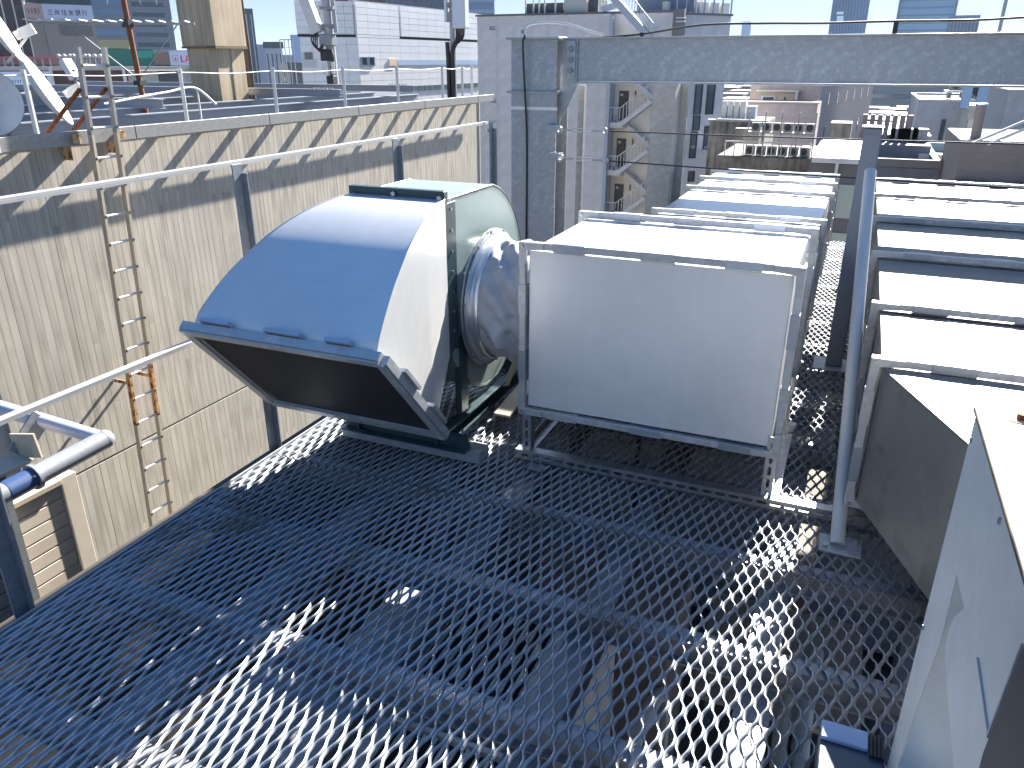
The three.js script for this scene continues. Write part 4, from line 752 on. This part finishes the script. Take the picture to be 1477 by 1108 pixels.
{ // dark blocks between the flue and the white panelled building
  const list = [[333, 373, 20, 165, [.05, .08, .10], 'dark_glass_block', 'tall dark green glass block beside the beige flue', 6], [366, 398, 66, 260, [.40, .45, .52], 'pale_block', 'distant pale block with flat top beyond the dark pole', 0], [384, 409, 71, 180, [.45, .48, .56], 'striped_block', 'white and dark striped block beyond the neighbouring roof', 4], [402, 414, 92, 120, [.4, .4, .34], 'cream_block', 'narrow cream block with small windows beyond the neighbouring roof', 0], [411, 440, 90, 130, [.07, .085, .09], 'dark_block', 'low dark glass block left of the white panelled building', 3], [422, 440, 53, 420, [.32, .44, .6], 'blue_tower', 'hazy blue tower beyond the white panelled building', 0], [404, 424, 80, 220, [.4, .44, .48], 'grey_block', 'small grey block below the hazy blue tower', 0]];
  for (const [a, b, top, d, c, n, lab, ribs] of list) {
    const [t, f] = building(n, lab, a, d, -azOf((a + b) / 2)), [u1] = f.pt(b, 90), y1 = yAt(top, d);
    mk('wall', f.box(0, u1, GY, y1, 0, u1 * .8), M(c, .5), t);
    for (let k = 0; k < ribs; k++) mk('rib', f.box(u1 * (k + .35) / ribs, u1 * (k + .6) / ribs, GY, y1 - 1, -.1, -.01), n === 'striped_block' ? M([.06, .07, .09], .3) : M([.28, .33, .36], .4), t);
    if (n === 'striped_block') mk('cap', f.box(-.3, u1 + .3, y1, y1 + 1.2, -.3, u1 * .8), M([.07, .09, .1], .5), t);
    if (n === 'cream_block') for (let k = 0; k < 4; k++) mk('window', f.box(u1 * .3, u1 * .7, y1 - 1.6 - k * 1.5, y1 - .8 - k * 1.5, -.05, .05), mt.glass, t);
  }
  const p = at(416, 90, 100), t = thing('roof_frame', 'thin steel roof frame left of the white panelled building', 'frame', [p.x, GY, p.z]), y = q => yAt(q, 100);
  const w = .9; mk('frame', [-w, -w / 3, w / 3, w].map(x => B(p.x + x - .04, p.x + x + .04, GY, y(60), p.z - .04, p.z + .04)).concat([B(p.x - w, p.x + w, y(60), y(59), p.z - .04, p.z + .04), B(p.x - w, p.x + w, y(70.5), y(70), p.z + .041, p.z + .09)]), mt.clip, t);
}
{ // white building of large panels
  const d = 62, t = thing('white_panel_building', 'broad white building of large panels with dark slot lines', 'building', [at(520, 88, d).x, GY, at(520, 88, d).z]);
  const o = at(518, 88, d), fr = frame(o, -azOf(518) + .93), fl = frame(o, -azOf(518) + .07), y = py => yAt(py, d);
  const pmats = [0, 1, 2, 3].map(k => M([.68 + .012 * k, .685 + .012 * k, .69 + .01 * k], .42)), core = M([.5, .52, .55], .6);
  const [uE] = fr.pt(696, 60), [uS] = fl.pt(428, 40), [uS2] = fl.pt(436, 90);
  mk('core', fr.box(.1, uE, GY, y(9), .16, 3.8), core, t); mk('core', fl.box(uS2, -.1, GY, y(9), .16, 6), core, t); mk('overhang_core', fl.box(uS, uS2 - .01, y(52), y(9), .16, 5.5), core, t);
  const rowsY = [127, 116, 106, 96, 86, 76, 66, 56, 52, 43, 34, 25, 16, 8.5];
  const panel = (f, u0, u1, a, b, k) => mk('cladding_panel', f.box(u0 + .009, u1 - .009, y(a) + .009, y(b) - .009, 0, .15), pmats[k % 4], t);
  for (let r = 0; r + 1 < rowsY.length; r++) {
    if (rowsY[r] === 56) continue;
    const a = rowsY[r], b = rowsY[r + 1], n = 14;
    for (let k = 0; k < n; k++) { const u0 = uE * k / n, u1 = uE * (k + 1) / n; if (b < 52 && k === 4) { panel(fr, u0 + .25, u1, a, b, r + k * 3); continue; } panel(fr, u0, u1, a, b, r + k * 3 + Math.floor(rnd() * 2)); }
    const L = b < 52 ? uS : uS2; for (let k = 0; k < 5; k++) { if (a > 76 && a < 100 && k === 0) continue; panel(fl, L * (5 - k) / 5, L * (4 - k) / 5 - (k === 4 && b < 52 ? .2 : 0), a, b, r * 2 + k); }
  }
  for (let k = 0; k < 14; k++) mk('cladding_panel', fr.box(uE * k / 14 + .008, uE * (k + 1) / 14 - .008, y(150), y(127.4), 0, .15), pmats[k % 4], t);
  mk('slot', fr.box(uE * 4 / 14, uE, y(56) + .02, y(52) - .02, .08, .155), mt.dark, t); mk('slot', fl.box(uS, 0, y(56) + .02, y(52) - .02, .08, .155), mt.dark, t);
  mk('cladding_panel', fr.box(0, uE * 4 / 14 - .02, y(56) + .018, y(52) - .018, 0, .15), pmats[1], t);
  mk('balcony_recess', fl.box(uS2 + .2, uS2 * .8 - .05, y(96), y(76.5), .1, .158), M([.2, .18, .18], .8), t); mk('balcony_front', fl.box(uS2 + .1, uS2 * .76, y(97), y(86), -.1, .08), M([.5, .5, .52], .6), t);
  const U = px => fr.pt(px, 90)[0];
  wins(t, fr, [[520, 529, 82, 95], [531, 539, 82, 95]], mt.glass); const op = mk('orange_panel', fr.box(U(561), U(571.5), y(95), y(85), -.05, -.002), M([.72, .5, .34], .6), t);
  mk('blue_band', fr.box(U(573), uE, y(94), y(86.5), -.04, -.002), M([.36, .45, .60], .5), t);
  for (let k = 0; k < 14; k++) { const a = U(577 + k * 8.3), b = U(577 + (k + .86) * 8.3); mk('window', fr.box(a, b, y(134), y(126), -.05, -.002), mt.glass, t); }
  mk('roof_rail', [fr.box(0, uE, y(7), y(6.3), .5, .55)].concat(Array.from({ length: 8 }, (_, k) => fr.box(uE * k / 8, uE * k / 8 + .06, y(9), y(7), .5, .55))), mt.galv, t);
}
{ // towers behind it
  const [t, f] = building('brown_tower', 'brown tower with rows of dark windows behind the white panels', 488, 220, -azOf(570) - .25), [u1] = f.pt(650, 10); mk('wall', f.box(0, u1, GY, 40, 0, 20), M([.12, .075, .08], .6), t);
  for (let r = 0; r < 3; r++) for (let k = 0; k < 12; k++) { const [u, y] = f.pt(556 + k * 7.5, 18 - r * 13 + k * .5); mk('window', f.box(u, u + 1.0, y - .9, y + .9, -.1, .1), M([.09, .13, .19], .2), t); }
  const [t2, f2] = building('blue_glass_block', 'blue glass block behind the upright panel antenna', 646, 260, -azOf(680)), [v1] = f2.pt(713, 10); mk('wall', f2.box(0, v1, GY, 40, 0, 20), M([.1, .22, .36], .3, .1), t2);
  for (let k = 0; k < 6; k++) mk('floor_band', f2.box(-.1, v1 + .1, 12 + k * 3, 13 + k * 3, -.2, -.01), M([.2, .34, .48], .4), t2);
}
{ // big white block with outside stairs
  const zB = -54, p0 = on(689, 88, 'z', zB), t = thing('white_stair_building', 'large white building with zigzag outside stairs and dark doors', 'building', [p0.x, GY, zB]), f = frame(V(p0.x, 0, zB), 0);
  const U = px => f.pt(px, 88)[0], Y = py => f.pt(850, py)[1], wall = M([.72, .71, .70], .7, 0, { map: T.paint }), cr = M([.70, .66, .58], .8), grey = M([.34, .38, .44], .6);
  const yT = f.pt(690, 24)[1];
  mk('wall', f.box(0, U(866), GY, yT, 0, 14), wall, t);
  mk('roof_edge', f.box(-.1, U(976), yT, yT + .12, -.08, .5), M([.1, .1, .11], .7), t);
  mk('corner_pier', f.box(U(866) + .01, U(880), GY, yT - .02, -.35, 1.5), wall, t);
  for (const px of [717, 790]) mk('joint', f.box(U(px) - .015, U(px) + .015, GY, yT - .1, -.004, .01), M([.4, .4, .41], .8), t);
  for (const [px, py] of [[711, 40], [706, 195], [712, 150], [872, 37], [756, 46]]) { const u = U(px), y = Y(py); mk('vent', [f.box(u - .2, u + .2, y - .05, y + .05, -.05, -.005), f.box(u - .2, u + .2, y + .12, y + .18, -.05, -.005), f.box(u - .2, u - .12, y + .05, y + .12, -.05, -.005)], M([.2, .2, .22], .7), t); }
  mk('bay_wall', f.box(U(880) + .01, U(978), GY, yT, 1.5, 8), cr, t);
  mk('bay_top', f.box(U(880) + .01, U(978), Y(58), yT - .01, .0, 1.49), wall, t);
  const fl = 3.13, uL = U(882), uM = U(902), uR = U(946);
  for (let k = -1; k < 9; k++) {
    const yD = Y(175) - k * fl; if (yD + 2 > Y(60)) continue;
    mk('landing', f.box(uL, uM + .2, yD - .35, yD, -.5, 1.49), wall, t);
    const dr = mk('door', f.box(U(887), U(901), yD + .01, yD + 1.95, 1.42, 1.51), mt.door, t); mk('number_plate', f.box(U(889.5), U(893), yD + 1.62, yD + 1.76, 1.38, 1.415), mt.white, dr);
    mk('wall_lamp', f.box(U(910.5), U(912), yD + 1.55, yD + 1.95, 1.4, 1.49), mt.black, t);
    const yM = yD + fl * .5;
    mk('stair_flight', f.bar([uM, yD - .15, .25], [uR, yM - .15, .25], .9, .28), wall, t);
    mk('stair_flight', f.bar([uR, yM - .15, -.9], [uM, yD + fl - .15, -.9], .9, .28), wall, t);
    mk('mid_landing', f.box(uR, U(960), yM - .3, yM - .02, -.5, 1.49), wall, t);
    const rl = [f.bar([uM, yD + .95, .72], [uR, yM + .95, .72], .05, .05), f.bar([uL, yD + .95, .52], [uM, yD + .95, .52], .05, .05)]; for (let i = 0; i <= 9; i++) { const q = i / 9; rl.push(f.box(uM + (uR - uM) * q - .02, uM + (uR - uM) * q + .02, yD + (yM - yD) * q, yD + (yM - yD) * q + .94, -.73, -.7)); } for (let i = 0; i < 4; i++) rl.push(f.box(uL + i * .25, uL + i * .25 + .03, yD, yD + .94, -.53, -.5));
    mk('stair_rail', rl, M([.42, .43, .45], .5, .3), t);
  }
  // right wing turning away
  const cpt = on(977, 88, 'z', zB + .1), fw2 = frame(V(cpt.x, 0, zB + .1), 50 * Math.PI / 180), wing = M([.64, .66, .70], .7, 0, { map: T.paint }), [e1] = fw2.pt(1049, 80), yW = fw2.pt(1049, 23)[1];
  mk('wing_wall', fw2.box(0, e1, GY, yW, 0, 7), wing, t); mk('wing_edge', fw2.box(-.1, e1 + .1, yW, yW + .12, -.1, .4), M([.12, .13, .15], .7), t);
  wins(t, fw2, [[983, 993.5, 120, 170], [978.5, 988, 188, 229], [973.5, 982, 231, 271], [1003.5, 1013, 120, 165], [1000, 1009, 167, 188], [996.5, 1005, 190, 228], [1021, 1031, 120, 165], [1016.5, 1025.5, 182, 223], [1012.5, 1021, 225, 250], [993, 1001, 247, 262]], mt.glass, mt.black, .05);
  mk('drain_pipe', f.box(U(975.5), U(978.5), GY, yT - .3, -.4, -.02), mt.white, t);
  mk('wing_annex', fw2.box(e1 * .62, e1 * 1.02, GY, fw2.pt(1035, 214)[1], -2.2, -.01), wing, t);
  // roof plant
  const dk = M([.035, .04, .055], .6), lt = M([.42, .41, .38], .7);
  mk('roof_plant', f.box(U(749), U(803), yT + .02, Y(1), 1, 3), dk, t); mk('roof_plant', f.box(U(806), U(838), yT + .02, Y(-6), .8, 3), lt, t); mk('roof_plant', f.box(U(838.3), U(853), yT + .02, Y(-3), 1.2, 3), dk, t);
  for (const px of [752, 763, 771, 779, 794]) mk('roof_post', f.box(U(px), U(px) + .09, yT + .02, Y(-4), .6, .7), mt.white, t);
  mk('roof_rail', Array.from({ length: 9 }, (_, k) => f.box(U(857 + k * 4), U(857 + k * 4) + .05, yT, Y(0), .4, .45)).concat([f.box(U(857), U(893), Y(0), Y(-.8), .4, .45)]), mt.white, t);
  mk('roof_pipe', f.bar([U(866), yT + .25, .1], [U(889), Y(8), .1], .35, .35), grey, t); mk('drop_pipe', f.box(U(882), U(887), GY + 20, yT - .1, -.9, -.5), grey, t);
  mk('roof_stair', f.bar([U(890), Y(1), 1.3], [U(944), Y(58), 1.3], .6, .42), grey, t); mk('roof_stair_rail', [f.bar([U(908), Y(-8), 1.3], [U(950), Y(42), 1.3], .08, .08)].concat(Array.from({ length: 12 }, (_, k) => { const q = (k + .5) / 12, x = U(892 + 50 * q), y = Y(3 + 53 * q); return f.box(x - .02, x + .02, y, y + 1.1, -1.32, -1.28); })), grey, t);
  mk('penthouse', f.box(U(903), U(986), yT + .13, Y(-14), 2, 5), M([.16, .18, .23], .7), t);
  mk('roof_tank', f.box(U(946), U(954), yT + .13, Y(4), .8, 1.6), M([.5, .47, .4], .7), t);
  mk('roof_duct', [f.box(U(970), U(975), Y(54), Y(17), -.8, -.42), f.box(U(975.2), U(986), Y(54), Y(17), -.9, -.42)], M([.12, .13, .14], .5), t); mk('roof_duct_band', [f.box(U(975), U(987), Y(30), Y(28.5), -.93, -.43), f.box(U(975), U(987), Y(35), Y(33.5), -.93, -.43)], mt.white, t);
  mk('fence', Array.from({ length: 7 }, (_, k) => fw2.box(.4 + k * .75, .48 + k * .75, yW, yW + 1.1, 1, 1.06)).concat([fw2.box(.4, 5, yW + 1.1, yW + 1.16, 1, 1.06)]), mt.clip, t); for (let k = 0; k < 4; k++) mk('condenser', fw2.box(1.7 + k * .9, 2.4 + k * .9, yW, yW + .85, 1.4, 2), mt.white, t);
}
function blk(name, label, z, a, b, top, depth, c, base = GY) {
  const mid = (a + b) / 2, p0 = on(a, 88, 'z', z), t = thing(name, label, 'building', [p0.x, base, z]), f = frame(V(p0.x, 0, z), 0), [u1] = f.pt(b, top), y1 = f.pt(mid, top)[1];
  const m = c.isMaterial ? c : M(c, .8, 0, { map: T.paint }); mk('wall', f.box(0, u1, base, y1 - .02, 0, depth), m, t); mk('roof_surface', f.box(.02, u1 - .02, y1 - .0195, y1, .02, depth - .02), M([.15, .15, .155], .9, 0, { map: T.concrete }), t);
  return [t, f, u1, y1];
}
const par = (t, f, u1, y1, depth, m, w = .3, h = .35) => mk('parapet', [f.box(0, u1, y1 + .002, y1 + h, 0, w), f.box(0, w, y1 + .002, y1 + h, w, depth), f.box(u1 - w, u1, y1 + .002, y1 + h, w, depth), f.box(w, u1 - w, y1 + .002, y1 + h, depth - w, depth)], m, t);
const acM = M([.26, .26, .24], .6);
const acG = RB(0, .85, 0, .8, -.32, 0, .02), acFan = new THREE.CylinderGeometry(.3, .3, .02, 20).rotateX(Math.PI / 2);
function acUnit(label, x, y, z, sc = 1, grp = 'air conditioner rows on the stained roof') { const t = thing('roof_air_conditioner', label, 'air conditioner', [x, y, z], grp); const m = put('casing', acG, acM, t, x, y, z); const g = put('fan_grille', acFan, mt.black, t, x + .37 * sc, y + .42 * sc, z + .012); m.scale.setScalar(sc); g.scale.set(sc, sc, 1); }
{ // pinkish block and what stands in front of it
  { const p0 = on(1087, 88, 'z', -68), t = thing('pink_block', 'pinkish tiled block with thin slot windows below the beam', 'building', [p0.x, GY, -68]), f = frame(V(p0.x, 0, -68), -.155), u = f.pt(1186, 120)[0], y = f.pt(1130, 101)[1]; mk('wall', f.box(0, u, GY, y, 0, 24), M([.44, .385, .37], .8, 0, { map: T.paint }), t);
    for (let k = 0; k < 7; k++) mk('tile_joint', f.box(-.01, u + .01, y - 1.5 - k * 1.15, y - 1.47 - k * 1.15, -.012, 24.01), M([.28, .24, .24], .8), t);
    wins(t, f, [[1100, 1118, 138, 146]], mt.glass); mk('slot_window', f.box(...[1131, 1133.5].map(p => f.pt(p, 140)[0]), f.pt(1132, 146)[1], f.pt(1132, 140)[1], -.03, .02), mt.glass, t);
    mk('recess_frame', [f.box(...[1094, 1154].map(p => f.pt(p, 130)[0]), f.pt(1120, 131.5)[1], f.pt(1120, 130)[1], -.5, -.015), f.box(...[1151, 1153].map(p => f.pt(p, 130)[0]), f.pt(1120, 143)[1], f.pt(1120, 131.6)[1], -.5, -.015)], mt.white, t);
    for (let k = 0; k < 6; k++) for (const [yy, h, s] of [[y - 1.7, .9, 0], [y - 4.3, 1.3, 1]]) { if (s && k > 3) continue; const d0 = 3 + k * (s ? 5 : 3.6); mk('slot_window', f.box(u - .01, u + .03, yy - h, yy, d0, d0 + .35), mt.glass, t); } }
  { const [t, f, u, y] = blk('pink_annex', 'lower pinkish annex stepping forward from the tiled block', -61, 1072, 1180, 149, 4.9, [.48, .41, .40]); for (let k = 0; k < 6; k++) mk('tile_joint', f.box(-.01, u + .01, y - 1 - k * 1.1, y - .97 - k * 1.1, -.012, 4.91), M([.28, .24, .24], .8), t); mk('coping', f.box(-.1, u + .1, y + .002, y + .12, -.1, .3), M([.4, .38, .37], .8), t); mk('red_hatch', f.box(...[1125, 1134].map(p => f.pt(p, 190)[0]), f.pt(1130, 194)[1], f.pt(1130, 182)[1], -.03, .02), M([.45, .22, .24], .7), t); }
  { const [t, f, u, y] = blk('concrete_block', 'weathered grey concrete block with a white roof tank', -44, 1032, 1104, 176, 5, mt.concrete); mk('coping', f.box(-.1, u + .1, y + .002, y + .1, -.12, .25), mt.alu, t); for (let k = 0; k < 4; k++) mk('tank_panel', f.box(u * .16 + k * .32, u * .16 + .27 + k * .32, y + .11, y + 1.0, .6, 1.4), mt.white, t); mk('grey_tank', f.box(u * .62, u * .78, y + .11, y + .75, .6, 1.4), M([.4, .43, .46], .7), t); mk('shed', f.box(u * .55, u * .98, y - 2.4, y - .2, -1.6, -.01), mt.concrete, t); }
  { const [t, f, u, y] = blk('stained_block', 'rain stained grey block carrying rows of air conditioners', -35, 1048, 1222, 228, 5.5, M([.34, .32, .28], .95, 0, { map: T.concrete }));
    mk('roof_walk', f.box(u * .6, u, y + .003, y + .05, .2, 5.2), M([.1, .095, .085], .8), t);
    mk('rack', [f.box(u * .2, u * .72, y + .86, y + .92, .9, 1.5)].concat([0, .25, .5, .75, 1].map(q => f.box(u * (.2 + .52 * q), u * (.2 + .52 * q) + .05, y + .004, y + 1.75, .84, .89))), mt.galvDark, t);
    for (let k = 0; k < 6; k++) acUnit('roof air conditioner with dark fan in the lower row above stained wall', f.o.x + u * .21 + k * u * .085, y + .02, -35 - .5, u * .08 / .9);
    for (let k = 0; k < 6; k++) acUnit('roof air conditioner with dark fan on upper rack above stained wall', f.o.x + u * .225 + k * u * .085, y + .93, -35 - 1.0, u * .08 / .9, 'air conditioners on the upper rack');
    mk('guard_rail', [f.box(u * .05, u * .72, y + .55, y + .6, .1, .14)].concat(Array.from({ length: 10 }, (_, k) => f.box(u * (.05 + .074 * k), u * (.05 + .074 * k) + .04, y + .003, y + .55, .1, .14))), mt.galv, t);
    mk('hut', f.box(u * .82, u * .99, y + .051, y + 1.2, 3.4, 5), mt.concrete, t); }
}
{ // right-hand cluster
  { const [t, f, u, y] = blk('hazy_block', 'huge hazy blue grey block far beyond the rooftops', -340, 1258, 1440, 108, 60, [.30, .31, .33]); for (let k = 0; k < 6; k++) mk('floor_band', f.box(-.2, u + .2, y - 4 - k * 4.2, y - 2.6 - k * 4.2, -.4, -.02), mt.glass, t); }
  const hs = [[1259, 1282, 158, -240], [1283, 1306, 160, -230], [1308, 1338, 157, -260], [1262, 1290, 166, -190], [1292, 1318, 168, -180], [1315, 1344, 170, -170], [1262, 1284, 176, -140], [1286, 1312, 178, -130], [1312, 1340, 181, -120], [1262, 1296, 190, -95], [1296, 1334, 193, -88], [1040, 1062, 128, -260], [1058, 1080, 133, -230], [1044, 1070, 138, -190], [1066, 1090, 126, -300], [1046, 1074, 146, -150]];
  const cols = [[.5, .46, .42], [.42, .42, .45], [.10, .16, .32], [.6, .58, .55], [.38, .32, .3]], cn = ['tan', 'grey', 'dark blue', 'white', 'brown'];
  hs.forEach(([a, b, top, z], k) => { const [t, f, u, y] = blk('far_house', `${cn[k % 5]} low roof among the far houses seen under the beam`, z, a, b, top, 9, cols[k % 5]); t.userData.group = `${cn[k % 5]} houses far below`; mk('roof', f.box(-.3, u + .3, y + .01, y + .4, -.4, 9.3), M(cols[(k + 3) % 5].map(v => v * .4), .8), t); for (let q = 0; q < 4; q++) mk('window', f.box(u * (.1 + q * .23), u * (.22 + q * .23), y - 1.8, y - .8, -.05, .02), mt.glass, t); });
  { const [t, f, u, y] = blk('white_house', 'plain white building with two tall narrow windows', -60, 1336, 1413, 147, 12, [.60, .60, .62]); wins(t, f, [[1358, 1366, 171, 204], [1390, 1397, 172, 204]], mt.glass); wins(t, f, [[1381, 1386, 218, 226]], mt.black); par(t, f, u, y, 12, mt.white, .2, .15);
    mk('roof_stand', f.box(u * .45, u * .82, y + .5, y + .62, 1, 3), mt.white, t); mk('roof_stand_leg', [f.box(u * .5, u * .55, y + .16, y + .49, 1.2, 2.6), f.box(u * .72, u * .77, y + .16, y + .49, 1.2, 2.6)], mt.galvDark, t);
    acUnit('cream air conditioner on the roof stand of the plain white building', f.o.x + u * .5, y + .63, -61.4, 1, 'units on the white roof'); acUnit('cream air conditioner beside the mast on the plain white building', f.o.x + u * .84, y + .16, -61.4, 1.4, 'units on the white roof'); }
  { const [t, f, u, y] = blk('louvred_building', 'pale grey building with vertical louvres beside the plain white one', -56, 1413, 1462, 160, 10, [.5, .5, .5]); for (let k = 0; k < 14; k++) mk('louvre', f.box(u * (.04 + k * .038), u * (.04 + k * .038) + .06, y - 4, y - .5, -.25, -.01), mt.white, t); mk('roof_slab', f.box(-.2, u + .3, y + .002, y + .3, -.5, 10), mt.alu, t); }
  { const [t, f, u, y] = blk('grey_stack', 'grey block with blue roof ducts at the right of the louvred building', -46, 1466, 1540, 130, 8, [.42, .44, .46]); mk('roof_duct', [f.box(-1.2, -.8, y - .8, y + .3, .5, 1), f.box(-1.9, -1.5, y - .9, y + .2, .5, 1)], M([.25, .38, .55], .5), t); for (let k = 0; k < 3; k++) mk('balcony', f.box(-.6, u, y - 2.6 - k * 1.3, y - 2.2 - k * 1.3, -.8, -.01), M([.3, .3, .32], .7), t); }
  { const [t, f, u, y] = blk('cream_penthouse', 'cream panelled roof room beside the steel post', -33, 1292, 1333, 200, 3, [.56, .55, .49]); for (let k = 1; k < 4; k++) mk('panel_joint', f.box(u * k / 4 - .02, u * k / 4 + .02, y - 2.6, y - .02, -.012, .01), M([.3, .3, .27], .8), t); mk('roof', f.box(-.2, u + .2, y + .002, y + .14, -.25, 3.1), mt.alu, t); mk('tank', rod(V(-.2, y - 1.9, -.4), V(1.1, y - 1.9, -.4), .3, 16).applyMatrix4(new THREE.Matrix4().makeTranslation(f.o.x, 0, -32.2)), M([.5, .5, .38], .7), t); }
  { const [t, f, u, y] = blk('low_slate_roof', 'flat dark roof with pale kerb in front of the cream roof room', -29, 1190, 1356, 240, 6, [.13, .15, .18]); par(t, f, u, y, 6, M([.13, .13, .128], .8), .2, .25); mk('ridge', f.box(u * .5, u * .95, y + .004, y + .5, 2.2, 5), M([.12, .14, .17], .7), t); mk('striped_wall', Array.from({ length: 7 }, (_, k) => f.box(u * .36 + k * .25, u * .36 + .16 + k * .25, y + .36, y + 1.4, 3.5, 3.9)), M([.24, .19, .18], .8), t); for (const q of [.62, .72, .8]) mk('roof_unit', f.box(u * q, u * q + .5, y + .51, y + .95, 3.5, 4), mt.galvDark, t); }
  { const [t, f, u, y] = blk('tall_green_windows', 'narrow wall with pale green windows between the duct runs', -17, 1196, 1250, 236, 4, [.2, .19, .19]); for (let k = 0; k < 5; k++) mk('window', f.box(u * .55, u * .86, y - 1.05 - k * .95, y - .4 - k * .95, -.05, .01), M([.36, .42, .37], .2), t); mk('pale_pipe', f.box(u * .42, u * .48, GY, y + .1, -.15, -.05), mt.white, t); mk('coping', f.box(-.05, u + .05, y + .002, y + .1, -.1, 4), mt.white, t); }
  { const [t, f, u, y] = blk('green_roof_block', 'grey block with flat green roof beside the leaning pole', -31, 1352, 1420, 240, 5, [.5, .48, .47]); mk('green_floor', f.box(.3, u - .3, y + .003, y + .02, .3, 4.7), M([.08, .22, .17], .8), t); par(t, f, u, y, 5, M([.55, .53, .52], .8)); }
  { const [t, f, u, y] = blk('brown_tile_block', 'brown tiled block with overhanging edge right of the leaning pole', -25, 1414, 1560, 207, 5, [.25, .215, .205], GY + 12); for (let r = 0; r < 4; r++) mk('tile_joint', f.box(-.005, u, y - .3 - r * .24, y - .29 - r * .24, -.006, .01), M([.16, .14, .14], .8), t); mk('coping', f.box(-.05, u, y + .002, y + .05, -.06, .2), mt.clip, t); mk('sill', f.box(-.2, u, y - 1.12, y - 1.0, -.25, -.007), M([.1, .09, .09], .8), t); mk('white_ladder', [f.bar([.1, y + .06, 1.2], [2.2, y + 1.2, 1.2], .06, .06), f.bar([.4, y + .06, 1.5], [2.5, y + 1.2, 1.5], .06, .06)], mt.white, t); }
  const pa = on(1395, 262, 'z', -26), pb = on(1416, 152, 'z', -26), t = thing('utility_pole', 'brown grey concrete pole leaning before the plain white building', 'pole', [pa.x, GY, -26]); const dn = pb.clone().sub(pa).normalize(); mk('shaft', rod(pa.clone().addScaledVector(dn, -16), pb, .16, 12, .13), M([.26, .22, .2], .85), t); mk('cap', rod(pb, pb.clone().addScaledVector(dn, .05), .15, 12), mt.clip, t);
  const pole2 = at(1440, 30, 60), t3 = thing('lightning_rod', 'slim grey rod standing above the far end of the long beam', 'pole', [pole2.x, GY, pole2.z]); mk('rod', rod(V(pole2.x, GY, pole2.z), V(pole2.x + .2, 9, pole2.z), .14, 10, .1), M([.3, .33, .38], .5), t3);
}
{ // far towers
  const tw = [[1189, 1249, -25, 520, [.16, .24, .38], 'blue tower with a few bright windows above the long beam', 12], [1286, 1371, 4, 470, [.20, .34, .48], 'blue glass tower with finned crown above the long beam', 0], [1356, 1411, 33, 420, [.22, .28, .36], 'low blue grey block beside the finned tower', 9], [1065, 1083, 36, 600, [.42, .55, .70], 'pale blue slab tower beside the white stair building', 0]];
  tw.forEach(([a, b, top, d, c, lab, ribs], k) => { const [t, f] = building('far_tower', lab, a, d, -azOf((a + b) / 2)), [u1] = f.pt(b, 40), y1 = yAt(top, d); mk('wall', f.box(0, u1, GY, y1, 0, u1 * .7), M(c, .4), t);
    for (let q = 0; q < ribs; q++) mk('rib', f.box(u1 * (q + .3) / ribs, u1 * (q + .6) / ribs, GY, y1 - .5, -.5, -.02), M([.09, .14, .24], .4), t);
    if (k === 1) { for (let q = 0; q < 13; q++) mk('crown_fin', f.box(u1 * (q + .2) / 13, u1 * (q + .45) / 13, y1, y1 + 5, -.3, 1), M([.2, .3, .45], .5), t); mk('edge', [f.box(-1.2, -.05, GY, y1 + 3, -.5, 2), f.box(u1 + .05, u1 + 1.2, GY, y1 + 3, -.5, 2)], M([.1, .17, .3], .5), t); for (let q = 0; q < 6; q++) mk('floor_band', f.box(0, u1, y1 - 4 - q * 3.4, y1 - 3.2 - q * 3.4, -.4, -.02), M([.12, .22, .35], .4), t); }
    if (k === 0) for (const [px, py] of [[1207, 19], [1207, 25], [1207, 29]]) { const [u, y] = f.pt(px, py); mk('window', f.box(u, u + 3.6, y - .7, y + .7, -.8, -.55), M([.9, .95, .92], .2), t); } });
}
scene.fog = new THREE.FogExp2(0xc4d8ec, .00012);
renderer.render(scene, camera);
